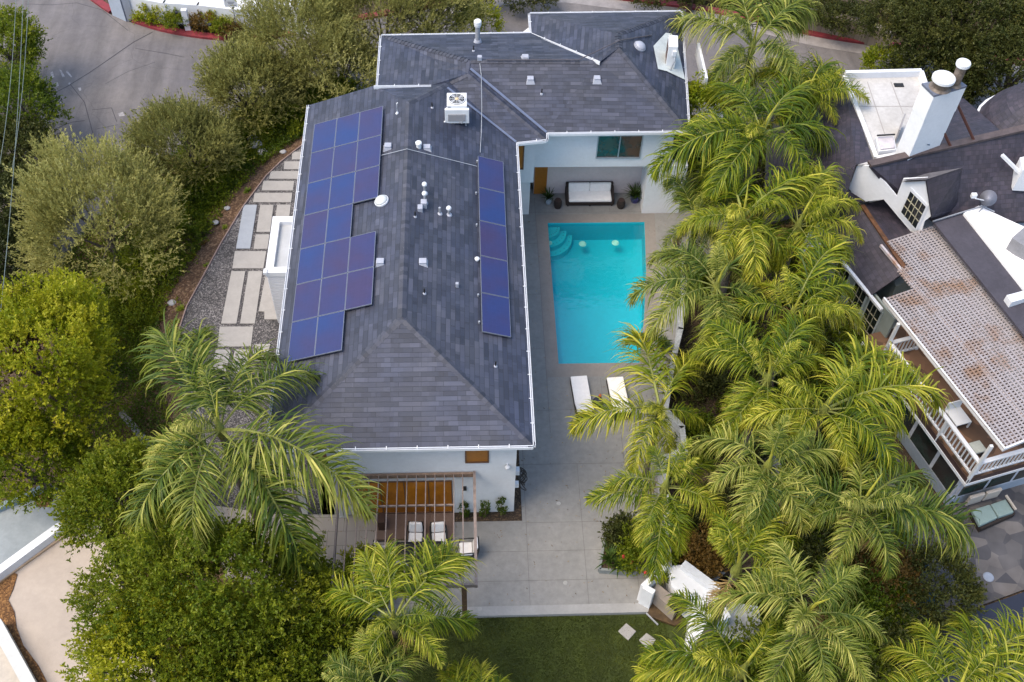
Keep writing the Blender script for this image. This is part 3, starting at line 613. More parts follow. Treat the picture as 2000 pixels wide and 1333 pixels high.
for x, y, s in ((811, 424, 'between the ridge and the white capped pipes'), (829, 574, 'on the lower right slope below the square vents'), (968, 716, 'near the lower right corner of the main roof')):
    pipe(RE(x, y), 0.28, 0.03, 'short black vent pipe '+s, cap='')
pipe(RE(844, 211), 0.28, 0.03, 'short black vent pipe left of the air conditioner', cap='')
pipe(RS(1058, 184), 0.28, 0.03, 'short black vent pipe on the rear wing slope', cap='')
pipe(GN(925, 100, v['W1'], nN1), 0.28, 0.03, 'short black vent pipe below the tall metal flue', cap='')
p = RW(776, 221); t = thing('vent_pipe', 'thin white vent pipe with bent top left of the ridge', 'vent pipe', p); MB().tube([p, p+Vector((0, 0, .5)), p+Vector((0.05, 0, .55))], 0.022, 8).build('pipe', trim, t); MB().lathe([(0.08, -0.03), (0.04, 0.05)], p, 10).build('flashing', trim, t)
# white turbine cap, twin grey boxes
p = RE(818, 288); t = thing('roof_vent', 'small white cylindrical vent cap beside the square vent', 'roof vent', p); MB().lathe([(0.10, -0.06), (0.10, 0.18)], p, 16).build('pipe', trim, t); MB().lathe([(0.13, 0.18), (0.13, 0.26), (0.08, 0.30)], p, 16).build('cap', trim, t)
p = RE(822, 408); t = thing('roof_vent', 'grey twin metal box vent below the white capped pipes', 'roof vent', p)
MB().box(p.x+0.0, p.x+0.24, p.y+0.05, p.y+0.3, p.z-0.08, p.z+0.24).build('box', ventm, t, bevel=0.02); MB().box(p.x-0.12, p.x+0.08, p.y-0.2, p.y+0.05, p.z-0.08, p.z+0.2).build('box', ventm, t, bevel=0.02)
p = RE(893, 560); t = thing('roof_vent', 'small upright grey vent box low on the pool-side slope', 'roof vent', p); MB().box(p.x-.06, p.x+.06, p.y-.06, p.y+.06, p.z-.05, p.z+.2).build('box', ventm, t, bevel=.02)
p = RE(932, 508); t = thing('junction_box', 'white round junction box on the left edge of the pool-side solar panels', 'junction box', p); MB().lathe([(0.09, 0), (0.1, 0.08), (0.05, 0.13)], p, 12).build('box', trim, t)
# skylight domes
def dome(p, nn, r, label, sq=1.0, mat=None):
    t = thing('skylight_dome', label, 'skylight', p); mb = MB(); mb2 = MB(); prof = [(r*1.08, 0.0), (r*1.08, 0.07), (r, 0.08)]
    prof2 = [(r, 0.08), (r*.93, 0.12), (r*.75, 0.17), (r*.45, 0.205), (0.02, 0.22)]
    mb.lathe(prof, (0, 0, 0), 28); mb2.lathe(prof2, (0, 0, 0), 28)
    q = Vector((0, 0, 1)).rotation_difference(nn)
    for k in (mb, mb2): k.v = [p + (q @ Vector((x.x*sq, x.y, x.z))) for x in k.v]
    mb.build('curb', mat or trim, t); mb2.build('dome', mat or M('frosted_dome', (0.50, 0.53, 0.53), 0.35, 0.05, 3), t, smooth=True)
dome(RW(746, 394), nW, 0.27, 'round frosted skylight dome left of the ridge beside the solar panels')
nEe = ((v['c3']-v['Nt']).cross(v['NE']-v['Nt'])).normalized(); nEe = nEe if nEe.z > 0 else -nEe
def RN(x, y): return GN(x, y, v['Nt'], nEe)
dome(RN(1249, 92), nEe, 0.27, 'round grey dome vent on the rear roof near the corner', mat=ventm)
# tall flue
p = GN(933, 82, v['W1'], nN1); t = thing('flue_pipe', 'tall round metal flue with white cap at the rear roof edge', 'flue', p)
MB().lathe([(0.22, -0.1), (0.15, 0.12)], p, 16).build('flashing', ventm, t); MB().tube([p, p+Vector((0, 0, 0.85))], 0.11, 16).build('pipe', metal, t); MB().lathe([(0.15, 0.85), (0.17, 0.95), (0.17, 1.12), (0.13, 1.16)], p, 18).build('cap', trim, t)
# conduits
cd = MB(); up = Vector((0, 0, 0.05))
zc = [GN(937, 126, v['Rw'], nS1)+up, RS(940, 148)+up, G(941, 210, 6.45)+up, RE(940, 262)+up, RE(938, 300)+up]
cd.tube(zc, 0.015, 6); o = cd.build('conduit', metal); tag(o, 'straight grey conduit running down the roof valley to the pool-side solar panels', 'conduit')
cd = MB(); cd.tube([RW(735, 308)+up, G(795, 293, 7.04)+up, RE(932, 327)+up], 0.013, 6); o = cd.build('conduit', metal); tag(o, 'grey conduit crossing over the ridge between the two solar arrays', 'conduit')
cd = MB(); cd.tube([G(950, 119, 6.9)+up, G(1130, 119, 6.9)+up, G(1210, 81, 7.25)+up, RN(1272, 71)+up], 0.025, 6); o = cd.build('conduit', M('dark_pipe', (.08, .07, .08), .5)); tag(o, 'dark conduit following the rear wing ridge to the corner air conditioner', 'conduit')
p = G(937, 116, 6.9); MB().box(p.x-.1, p.x+.1, p.y-.08, p.y+.1, p.z-.05, p.z+.16).build('junction_box', ventm, None, bevel=.02); tag(bpy.data.objects['junction_box.001'], 'small grey box at the top of the straight conduit', 'junction box')
# air conditioner
acp = RE(893, 250); cx, cy = RE(893, 240).x, RE(893, 240).y; base = 7.0 - SL*(cx+2.33) 
acw = M('ac_white', (0.68, 0.70, 0.73), 0.45, 0.05, 3); louv = M('ac_louvre', (0.33, 0.33, 0.35), 0.5, 0.05, 3)
ac = thing('air_conditioner', 'white rooftop air conditioner with round fan on the main roof ridge', 'air conditioner', (cx, cy, base))
x0, x1 = cx-0.42, cx+0.42; z0 = base+0.10; zt = z0+0.85
y0 = cy-0.05; y1 = y0+0.85
MB().box(x0, x1, y0, y1, z0+0.08, zt).build('casing', acw, ac, bevel=0.02)
MB().box(x0-0.09, x1+0.09, y0-0.12, y0+0.0, z0+0.0, zt-0.12).box(x0-0.09, x1+0.09, y0, y1, z0-0.02, z0+0.07).build('side_panel', acw, ac, bevel=0.015)
g = MB(); g.box(x0+0.04, x1-0.06, y0-0.135, y0-0.121, z0+0.12, zt-0.35)
for k in range(9): g.box(x0+0.04, x1-0.06, y0-0.15, y0-0.135, z0+0.14+k*0.04, z0+0.16+k*0.04)
g.build('grille', louv, ac)
fc = Vector((cx, (y0+y1)/2, zt)); MB().lathe([(0.36, 0.002), (0.36, 0.01)], fc, 28).build('fan_opening', black, ac)
ring = MB(); ring.tube([fc+Vector((0.34*math.cos(t), 0.34*math.sin(t), 0.03)) for t in [2*math.pi*k/28 for k in range(29)]], 0.018, 6); 
for rr in (0.12, 0.19, 0.26): ring.tube([fc+Vector((rr*math.cos(t), rr*math.sin(t), 0.03)) for t in [2*math.pi*k/24 for k in range(25)]], 0.005, 4)
for k in range(4): ring.bar(fc+Vector((0.34*math.cos(k*math.pi/4), 0.34*math.sin(k*math.pi/4), 0.03)), fc-Vector((0.34*math.cos(k*math.pi/4), 0.34*math.sin(k*math.pi/4), -0.03)), 0.01, 0.008)
ring.build('fan_guard', acw, ac)
hb = MB(); hb.lathe([(0.08, 0.012), (0.08, 0.04), (0.04, 0.055)], fc, 14)
hub = hb.build('fan_hub', M('brass', (0.65, 0.5, 0.3), 0.4), ac)
bl_ = MB()
for k in range(4):
    t0 = k*math.pi/2+0.4; 
    bl_.hexa([fc+Vector((rr*math.cos(t0+dt), rr*math.sin(t0+dt), 0.014)) for rr, dt in ((0.07, 0), (0.31, 0.0), (0.31, 0.55), (0.07, 0.4))], [fc+Vector((rr*math.cos(t0+dt), rr*math.sin(t0+dt), 0.022)) for rr, dt in ((0.07, 0), (0.31, 0.0), (0.31, 0.55), (0.07, 0.4))])
bl_.build('fan_blades', M('fan_grey', (0.30, 0.31, 0.34), 0.4), ac)
ft = MB(); 
for sx_ in (x0+0.05, x1-0.05):
    for sy_ in (y0, y1-0.05): ft.tube([(sx_, sy_, base-0.35), (sx_, sy_, z0+0.02)], 0.03, 6)
ft.build('stand', metal, ac)
MB().tube([(x0, y0-0.05, z0+0.15), (x0-0.2, y0-0.15, z0+0.02), (x0-0.32, y0-0.35, base+.12), (x0-0.32, y0-0.5, base+0.05)], 0.03, 8).build('hose', trim, ac)
MB().box(x0+0.03, x0+0.15, y0-.02, y0+.02, zt-0.2, zt-.02).tube([(cx+0.1, y0-0.15, z0+0.1), (cx+0.2, y0-0.17, z0+0.04), (cx+0.25, y0-0.15, z0+0.2)], 0.02, 6).build('fitting', metal, ac)
# second air handler at the rear corner
q = [RN(1277, 92), RN(1337, 158), RN(1287, 137)]
sh = MB(); pts = [RN(1276, 92)+up, RN(1285, 137)+up, RN(1302, 141)+up, RN(1338, 158)+up, RN(1322, 90)+up, RN(1312, 68)+up, RN(1300, 66)+up]; sh.poly(pts if (pts[1]-pts[0]).cross(pts[2]-pts[0]).z > 0 else pts[::-1])
ac2 = thing('air_conditioner', 'narrow white air handler standing on a pale sheet at the rear roof corner', 'air conditioner', RN(1308, 125))
sh.build('drip_sheet', M('pale_green_sheet', (0.55, 0.60, 0.60), 0.6), ac2)
bb = RN(1308, 132); 
mbx = MB(); d1 = Vector((0.12, 1, 0)).normalized()*0.85; d2 = Vector((1, -0.12, 0)).normalized()*0.42
c0 = Vector((bb.x-0.2, bb.y-0.0, bb.z)); mbx.hexa([c0, c0+d2, c0+d2+d1, c0+d1], [k+Vector((0, 0, 1.15)) for k in (c0, c0+d2, c0+d2+d1, c0+d1)]); mbx.build('casing', acw, ac2, bevel=.02)
mbx = MB(); e_ = -d2.normalized()*0.012; mbx.hexa([c0+e_+d1*.08+Vector((0, 0, .1)), c0+d1*.08+Vector((0, 0, .1)), c0+d1*.92+Vector((0, 0, .1)), c0+e_+d1*.92+Vector((0, 0, .1))], [k+Vector((0, 0, 1.0)) for k in (c0+e_+d1*.08, c0+d1*.08, c0+d1*.92, c0+e_+d1*.92)]); mbx.build('grille', M('rust_grille', (0.10, 0.05, 0.04), .6), ac2)
MB().tube([c0+d2*.8+Vector((0, -.02, .75)), c0+d2*.75+Vector((0, -.18, .5)), c0+d2*.5+Vector((0, -.2, .05)), c0+d2*.1+Vector((0, -.2, .05))], .035, 8).build('hose', metal, ac2)
MB().box(c0.x+.2, c0.x+.36, c0.y-.14, c0.y-.03, c0.z+.7, c0.z+.95).build('valve_box', trim, ac2)
# small side balcony wall past the rear corner
sb = MB(); a = G(1362, 96, 5.4); b2 = G(1378, 165, 5.4)
sb.bar(a, b2, 0.12, 0.7); sb.box(b2.x-0.2, b2.x+0.8, b2.y-1.2, b2.y-.2, 4.3, 4.5); o = sb.build('balcony_wall', trim, house)
# ================================================================ YARD THINGS
slabm = M('paver_concrete', (0.32, 0.308, 0.298), 0.8, 0.06, 2.0, 0.1, 60)
slabb = M('bluish_paver', (0.30, 0.33, 0.38), 0.8, 0.06, 2.0, 0.1, 60)
def cpx(x, y): return (340 + x*.3453, 280 + y*.3451)
slabs = [
 ([(668,48),(722,48),(716,92),(666,92)], 'small crosswise slab farthest along the side path'),
 ([(624,103),(716,103),(709,147),(620,147)], 'second crosswise slab from the far end of the side path'),
 ([(546,158),(707,158),(701,202),(538,201)], 'third crosswise slab from the far end of the side path'),
 ([(505,213),(680,214),(672,267),(495,267)], 'fourth crosswise slab from the far end of the side path'),
 ([(455,281),(669,281),(662,334),(446,334)], 'fifth crosswise slab, just before the lengthwise slabs begin'),
 ([(393,349),(469,349),(430,596),(350,596)], 'long bluish slab at the outer edge of the path'),
 ([(487,349),(563,349),(543,502),(465,502)], 'lengthwise slab right of the bluish slab'),
 ([(583,348),(660,348),(650,430),(572,430)], 'slab partly under the flat-roofed bay, beside the gutter'),
 ([(462,516),(540,516),(528,598),(449,598)], 'short square slab right of the bluish slab\'s near end'),
 ([(344,611),(522,611),(505,708),(329,708)], 'wide crosswise slab below the bluish slab'),
 ([(324,724),(403,724),(353,1021),(266,1021)], 'long outer slab left of its twin in the middle of the path'),
 ([(421,724),(500,724),(457,1021),(373,1021)], 'long inner slab right of its twin in the middle of the path'),
 ([(515,757),(640,757),(590,997),(510,997),(511,953),(478,951)], 'notched slab tucked beside the bay wall'),
 ([(258,1038),(449,1038),(435,1150),(245,1152)], 'wide crosswise slab below the two long slabs'),
 ([(237,1168),(322,1168),(292,1300),(207,1300)], 'lengthwise slab at the near end of the path, left one'),
 ([(344,1168),(430,1168),(402,1300),(316,1300)], 'lengthwise slab at the near end of the path, right one'),
 ([(456,1138),(545,1136),(520,1230),(440,1230)], 'slab half hidden by the palm next to the gutter')]
for k, (q, lab) in enumerate(slabs):
    pts = [G(*cpx(x, y), 0.03) for x, y in q]
    o = MB().prism(pts, 0.0, 0.035).build('paving_slab', slabb if 'long bluish' in lab else slabm, bevel=0.006); tag(o, 'concrete ' + lab if 'bluish slab at' not in lab else lab, 'paving slab', 'paving slabs in the gravel side yard')
for q, lab in (([(1207,1233),(1223,1217),(1243,1233),(1227,1251)], 'square pale stepping stone in the lawn, the fully visible one'), ([(1248,1250),(1263,1236),(1282,1250),(1266,1270)], 'square pale stepping stone in the lawn partly under palm fronds')):
    o = MB().prism([G(x, y, -0.12) for x, y in q], -0.2, -0.12).build('stepping_stone', slabm, bevel=0.02); tag(o, lab, 'stepping stone', 'stepping stones in the lawn')
rockm = M('pale_rock', (0.42, 0.42, 0.44), 0.8, 0.15, 6, 0.4, 12)
def rock(p, r, name, label, mat=rockm, group=None, sq=0.7):
    mb = MB(); rr = random.Random(int(p.x*100+p.y*37)); pr_ = []
    mb.lathe([(r*.5, 0), (r*.95, r*.15), (r, r*.4), (r*.8, r*.7), (r*.45, r*.9), (r*.1, r*.98)], (0, 0, 0), 12)
    mb.v = [p + Vector((x.x*(1+rr.uniform(-.12, .12)), x.y*(.85+rr.uniform(-.1, .1)), x.z*sq*(1+rr.uniform(-.1, .1)))) for x in mb.v]
    o = mb.build(name, mat, smooth=True); return tag(o, label, 'rock', group)
for x, y, r, lab in ((444, 408, .16, 'pale rock on the mulch bank near the top of the gravel edge'), (421, 436, .17, 'pale rock on the mulch bank left of the bluish slab'), (337, 593, .21, 'largest pale rock on the mulch bank beside the wide gravel'), (431, 467, .07, 'tiny white stone on the mulch bank'), (553, 298, .17, 'flat pale rock at the far tip of the bank')):
    rock(G(x, y, -0.25), r, 'rock', lab, group='pale rocks on the mulch bank')
for x, y, r, lb_ in ((500, 285, .35, 'largest'), (512, 300, .3, 'nearest'), (495, 272, .3, 'farthest')): rock(G(x, y, -0.5), r, 'rock', lb_+' white boulder at the far end of the bank by the shrubs', group='white boulders by the shrubs')
# deck drains
dr_ = M('drain_cover', (0.36, 0.36, 0.35), 0.5)
for x, y, lab in ((1091, 984, 'round drain cover alone in the middle of the deck'), (1104, 1139, 'round drain cover near the planter'), (937, 1190, 'round drain cover by the pergola post'), (1280, 722, 'round drain cover right of the pool\'s near end')):
    o = MB().lathe([(0.085, 0.004), (0.085, 0.012), (0.05, 0.016)], G(x, y, 0), 18).build('drain_cover', dr_); tag(o, lab, 'drain cover', 'drain covers in the deck')
# sofa
sx, sy = G(1152, 404).x, G(1152, 404).y
sf = thing('sofa', 'dark wicker outdoor sofa with white cushions under the rear wing', 'sofa', (sx, sy, 0)); wS = 2.3; x0, x1 = sx-wS/2, sx+wS/2
MB().box(x0, x1, sy, sy+0.85, 0.08, 0.30).build('base', wicker, sf, bevel=.03)
MB().box(x0, x1, sy+0.78, sy+0.93, 0.1, 0.80).build('backrest', wicker, sf, bevel=.05)
for a, b2 in ((x0-0.02, x0+0.12), (x1-0.12, x1+0.02)):
    mb = MB(); mb.hexa([(a, sy+.02, .08), (b2, sy+.02, .08), (b2, sy+.8, .08), (a, sy+.8, .08)], [(a, sy+.08, .42), (b2, sy+.08, .42), (b2, sy+.8, .66), (a, sy+.8, .66)]); mb.build('arm', wicker, sf, bevel=.03)
for a, b2 in ((x0+.13, sx-.005), (sx+.005, x1-.13)):
    mb = MB(); mb.hexa([(a, sy+.60, .42), (b2, sy+.60, .42), (b2, sy+.78, .42), (a, sy+.78, .42)], [(a, sy+.68, .86), (b2, sy+.68, .86), (b2, sy+.80, .86), (a, sy+.80, .86)]); mb.build('back_cushion', cushion, sf, bevel=.04)
MB().box(x0+.12, x1-.12, sy-.01, sy+.66, .29, .45).build('seat_cushion', cushion, sf, bevel=.05)
for a in (x0+.05, sx-.03, x1-.12): MB().box(a, a+.07, sy+.03, sy+.1, 0, .09).build('leg', wicker, sf)
for x, lab in ((1089, 'dark woven drum stool left of the sofa'), (1212, 'dark woven drum stool right of the sofa')):
    p = G(x, 405, 0); t = thing('side_table', lab, 'side table', p, 'drum stools beside the sofa')
    MB().lathe([(.15, 0), (.19, .12), (.2, .25), (.19, .38), (.155, .47)], p, 18).build('body', wicker, t, smooth=False); MB().lathe([(.15, .47), (.15, .49)], p, 18).build('table_top', M('dark_top', (.05, .03, .025), .5), t)
def potm(name, col): return M(name, col, 0.35, 0.1, 6)
def blade_plant(name, n, L, wd, up, rg, mat, parent=None, droop=0.5):
    az = rg.uniform(0, 2*math.pi, n); el = rg.uniform(up, 1.45, n); Vs = []; Fs = []; T = []
    for i in range(n):
        l_ = L*rg.uniform(.6, 1.1); p = np.zeros((5, 3)); e = el[i]; d = np.array([math.cos(az[i]), math.sin(az[i])]); pos = np.array([0., 0, 0])
        pts = [pos.copy()]
        for k in range(4): pos = pos + np.array([d[0]*math.cos(e), d[1]*math.cos(e), math.sin(e)])*l_/4; pts.append(pos.copy()); e -= droop*(.5+k*.35)
        s = np.array([-d[1], d[0], 0]); base = len(Vs)
        for k, w_ in enumerate((.5, 1, .9, .6, .05)): Vs += [pts[k]+s*wd*w_/2, pts[k]-s*wd*w_/2]
        for k in range(4): Fs.append([base+2*k, base+2*k+2, base+2*k+3, base+2*k+1]); T.append(rg.uniform(.2, .8))
    return npobj(name, np.array(Vs), np.array(Fs), np.array(T), mat, parent)
leafd = leafmat('dark_leaf', [(0.018, 0.035, 0.008), (0.04, 0.075, 0.012), (0.10, 0.15, 0.02)], .2)
leafy = leafmat('fresh_leaf', [(0.05, 0.085, 0.010), (0.12, 0.17, 0.014), (0.28, 0.28, 0.02)], .3)
RG = np.random.default_rng(5)
def potted(p, r, h, pot, label, n, L, wd, up, mat, droop=.4):
    t = thing('potted_plant', label, 'potted plant', p); MB().lathe([(r*.7, 0), (r*.95, h*.5), (r, h*.95), (r*1.05, h), (r*.9, h), (r*.88, h-.05)], p, 20).build('pot', pot, t)
    MB().lathe([(r*.86, h-.06), (.02, h-.05)], p, 16).build('potting_soil', soil, t)
    o = blade_plant('foliage', n, L, wd, up, RG, mat, t, droop); o.location = (0, 0, h-.05); return t
potted(G(1071, 397, 0), .16, .34, potm('pale_blue_pot', (.42, .50, .58)), 'spiky plant in a pale blue pot left of the sofa', 46, .62, .05, .5, leafd, .25)
potted(G(1239, 394, 0), .22, .40, potm('cobalt_pot', (.03, .03, .16)), 'bushy plant in a cobalt blue pot right of the sofa', 120, .75, .035, .5, leafd, .3)
# chaises
def chaise(x0p, y0p, label, ang=0.0):
    p = G(x0p, y0p, 0.3); t = thing('sun_lounger', label, 'sun lounger', (0, 0, 0), 'sun loungers on the deck')
    MB().box(-.36, .36, -1.98, 0, .06, .24).build('base', wicker, t, bevel=.02)
    m_ = MB(); m_.box(-.35, .35, -1.36, -0.0, .24, .36); m_.build('mattress', cushion, t, bevel=.03)
    m_ = MB(); m_.hexa([(-.35, -1.95, .52), (.35, -1.95, .52), (.35, -1.37, .24), (-.35, -1.37, .24)], [(-.35, -1.91, .64), (.35, -1.91, .64), (.35, -1.35, .36), (-.35, -1.35, .36)]); m_.build('headrest', cushion, t, bevel=.03)
    MB().box(-.33, .33, -1.95, -1.85, .24, .50).build('back_support', wicker, t)
    for a in (-.33, .27):
        for b2 in (-1.93, -.1): MB().box(a, a+.06, b2, b2+.06, 0, .07).build('leg', wicker, t)
    t.location = (p.x, p.y, 0); t.rotation_euler[2] = ang; return t
chaise(1130, 736, 'white cushioned sun lounger nearer the house, fully in view', R_(4)); chaise(1201, 738, 'white cushioned sun lounger on the side nearer the small bright palm', R_(4))
p = G(1167, 793, 0); t = thing('side_table', 'black round stool between the two sun loungers', 'side table', p); MB().lathe([(.16, 0), (.22, .2), (.22, .34), (.17, .45)], p, 20).build('body', black, t)
MB().lathe([(.16, .45), (.16, .47)], p, 20).build('table_top', M('dark_lid', (.03, .03, .035), .3), t)
p = G(1172, 775, .45); b_o = MB().lathe([(.05, 0), (.07, .05), (.05, .12), (.02, .14)], p, 12).build('lantern', M('orange_glass', (.55, .12, .03), .3)); tag(b_o, 'small orange-red candle jar on the black stool', 'candle jar')
# small dark shrub pot near wall
potted(G(1293, 682, 0), .17, .3, potm('dark_pot', (.05, .05, .05)), 'dark potted shrub against the low wall right of the pool', 120, .55, .05, .4, leafd, .4)
# dining set -------------------------------------------------------
tb = G(812, 1078, .74); tcx, tcy = tb.x, tb.y
t = thing('dining_table', 'black rectangular dining table under the pergola', 'table', (tcx, tcy, 0))
MB().box(tcx-.75, tcx+1.0, tcy-.5, tcy+.42, .70, .74).build('table_top', M('black_table', (.018, .017, .022), .3), t, bevel=.01)
for a, b2 in ((tcx-.7, tcy-.45), (tcx+.9, tcy-.45), (tcx-.7, tcy+.33), (tcx+.9, tcy+.33)): MB().box(a, a+.06, b2, b2+.06, 0, .70).build('leg', black, t)
def chair(x, y, rz, label, first=[None]):
    if first[0] is None:
        t = thing('dining_chair', label, 'chair', (0, 0, 0), 'dining chairs round the black table')
        MB().box(-.29, .29, -.28, .28, .26, .34).build('seat', black, t, bevel=.02); MB().box(-.26, .26, -.28, .2, .34, .45).build('seat_cushion', cushion, t, bevel=.04)
        m_ = MB(); m_.hexa([(-.27, .2, .42), (.27, .2, .42), (.27, .32, .42), (-.27, .32, .42)], [(-.24, .30, .90), (.24, .30, .90), (.24, .42, .90), (-.24, .42, .90)]); m_.build('back_cushion', cushion, t, bevel=.05)
        m_ = MB(); m_.hexa([(-.3, .31, .1), (.3, .31, .1), (.3, .35, .1), (-.3, .35, .1)], [(-.28, .42, .82), (.28, .42, .82), (.28, .46, .82), (-.28, .46, .82)]); m_.build('backrest', black, t)
        for s in (-1, 1):
            MB().tube([(s*.31, -.27, 0), (s*.31, -.26, .60), (s*.31, .1, .63), (s*.30, .38, .62)], .025, 8).build('armrest', black, t)
            MB().tube([(s*.27, .25, 0), (s*.27, .27, .3)], .022, 8).build('leg', black, t)
        first[0] = t; c = t
    else: c = copy_tree(first[0])
    c['label'] = label; c.location = (x, y, 0); c.rotation_euler[2] = rz
def at(x, y, z=.5): q = G(x, y, z); return q.x, q.y
chair(*at(811, 1048), R_(-3), 'white cushioned dining chair on the far side of the table, left one'); chair(*at(857, 1048), R_(4), 'white cushioned dining chair on the far side of the table, right one')
chair(*at(753, 1076), R_(88), 'white cushioned dining chair at the left end of the table'); chair(*at(790, 1092), R_(160), 'angled white cushioned dining chair on the near side of the table, left one'); chair(*at(850, 1100), R_(176), 'white cushioned dining chair on the near side of the table, mostly under fronds'); chair(*at(912, 1070), R_(-88), 'white cushioned dining chair at the right end of the table, under fronds')
# dark planter post left of the landing
p = G(747, 1035, 0); t = thing('planter', 'tall dark brown planter at the corner of the brown doorstep', 'planter', p); MB().box(p.x-.14, p.x+.14, p.y-.1, p.y+.3, 0, .75).build('box', M('dark_brown', (.07, .035, .025), .6), t, bevel=.02)
# pergola ----------------------------------------------------------
pg = thing('pergola', 'slim grey-brown timber pergola with thin parallel slats over the dining table', 'pergola', G(800, 1050, 0))
zp = 3.08; ysl1 = G(800, 926, zp).y; ysl0 = G(930, 1141, zp).y; xR = G(926, 930, zp).x; xLf = G(672, 1010, zp).x - .12
pgm = M('pergola_greybrown', (0.26, 0.205, 0.185), .7, .2, 5)
MB().box(xLf-.1, xR, ysl1-.05, ysl1+.03, zp-.22, zp).build('header_beam', wood, pg); MB().box(xLf-.1, xR, ysl0-.03, ysl0+.05, zp-.22, zp).build('header_beam', pgm, pg)
MB().box(xR-.04, xR+.06, ysl0-.05, ysl1+.05, zp-.2, zp+.03).build('side_beam', pgm, pg); MB().box(xLf-.16, xLf-.1, ysl0-.05, ysl1+.05, zp-.2, zp+.03).build('side_beam', pgm, pg)
for x in (904.3, 886.3, 867.8, 848.7, 830.2, 811.4, 792.3, 773.2, 753.8, 735.3, 716.2, 696.2, 677):
    xx = G(x, 1019.6, zp).x; MB().box(xx-.018, xx+.018, ysl0+.05, ysl1-.05, zp-.12, zp-.005).build('slat', pgm, pg)
MB().box(G(770, 984, zp).x-.6, G(886, 984, zp).x, G(800, 984, zp).y-.03, G(800, 984, zp).y+.03, zp-.2, zp-.125).build('cross_beam', pgm, pg)
pb = G(908, 1203, 0); MB().box(pb.x-.09, pb.x+.09, ysl0-.04, ysl0+.14, 0, zp-.22).build('post', M('post_brown', (.13, .075, .04), .7, .2, 6), pg)
MB().box(xLf-.13, xLf+.03, ysl0-.04, ysl0+.12, 0, zp-.22).build('post', M('post_brown', (.13, .075, .04), .7, .2, 6), pg)
# hose coils on the wall corner
hp = Vector((1.95, 21.1, 1.6)); mb = MB(); rr = random.Random(3)
for k in range(5):
    c = hp + Vector((.12*rr.random(), rr.uniform(-.12, .12), rr.uniform(-.25, .15))); r0 = rr.uniform(.22, .32)
    mb.tube([c+Vector((.12*math.sin(t*2+k), r0*math.cos(t), r0*math.sin(t))) for t in [2*math.pi*j/20 for j in range(21)]], .018, 5)
o = mb.build('hose', M('black_hose', (.02, .018, .018), .5)); tag(o, 'black garden hose coiled on the front corner of the house', 'hose')
# low white boundary wall
wallb = M('whitewash_wall', (0.52, 0.53, 0.54), .85, .25, 1.8, .4, 20, col2=(.30, .32, .32))
bw = [G(x, y, 1.1) for x, y in ((1341, 490), (1336, 560), (1330, 640), (1318, 690), (1308, 745), (1300, 800), (1332, 832), (1338, 880), (1296, 892), (1300, 960), (1303, 1030), (1306, 1100))]
mb = MB()
for a, c in zip(bw, bw[1:]): a2 = Vector((a.x, a.y, .5)); c2 = Vector((c.x, c.y, .5)); mb.bar(a2, c2 + (c2-a2).normalized()*.08, .22, 1.2)
o = mb.build('garden_wall', wallb); tag(o, 'low weathered white wall zigzagging between the pool deck and the palms', 'garden wall')
o = MB().prism([Vector((p.x+.05, p.y, 0)) for p in bw] + [G(1500, 1110, 0), G(1520, 470, 0)], -.5, .02).build('planting_bed', soil); tag(o, kind='structure')
# outdoor kitchen hut --------------------------------------------
def vz(px, z0_, z1_): return None
kit = thing('outdoor_kitchen', 'angled white walled outdoor grill nook beside the lawn', 'outdoor kitchen', G(1270, 1190, 0))
def wall2(p0, p1, z, th=.24, nm='wall', mat=white):   # top edge pixels at height z
    a = G(*p0, z); b2 = G(*p1, z); a.z = b2.z = z/2-.1; MB().bar(a, b2, th, z+.2).build(nm, mat, kit)
zk = 1.25
wall2((1256, 1146), (1303, 1101), zk, .22, mat=trim); wall2((1257, 1145), (1278, 1157), zk+.004, .2, mat=trim); wall2((1334, 1100), (1404, 1152), 1.2, .3)
pts = [G(x, y, .75) for x, y in ((1283, 1140), (1330, 1178), (1318, 1196), (1275, 1158))]; MB().prism(pts, 0, .78).build('counter', M('counter_tan', (.33, .28, .24), .6), kit)
pts = [G(x, y, .95) for x, y in ((1318, 1162), (1345, 1180), (1330, 1200), (1304, 1178))]; MB().prism(pts, .78, .98).build('grill', black, kit)
pts = [G(x, y, .02) for x, y in ((1275, 1165), (1345, 1215), (1318, 1222), (1264, 1202))]; MB().prism(pts, -.1, .02).build('floor', M('amber_tile', (.10, .06, .025), .5, .3, 4), kit)
pts = [G(x, y, .92) for x, y in ((1303, 1106), (1331, 1104), (1398, 1152), (1428, 1205), (1385, 1224), (1340, 1182), (1312, 1145))]; MB().prism(pts, 0, .92).build('side_counter', white, kit)
MB().tube([G(1345, 1165, .94), G(1358, 1158, .98), G(1366, 1170, .96)], .03, 6).build('tap', metal, kit)
MB().bar(G(1262, 1198, 0.03), G(1285, 1221, 0.03), .05, .06).build('threshold', metal, kit)
o = MB().prism([G(x, y, .05) for x, y in ((1420, 1175), (1480, 1185), (1490, 1230), (1440, 1260), (1400, 1230))], -.2, .06).build('white_patio', M('bright_concrete', (.5, .52, .55), .8)); tag(o, kind='structure')
o = MB().prism([G(x, y, .05) for x, y in ((1345, 1205), (1385, 1225), (1370, 1290), (1335, 1280))], -.2, .5).build('wall_block', white); tag(o, 'white wall block beneath the palm fronds behind the grill nook', 'wall')
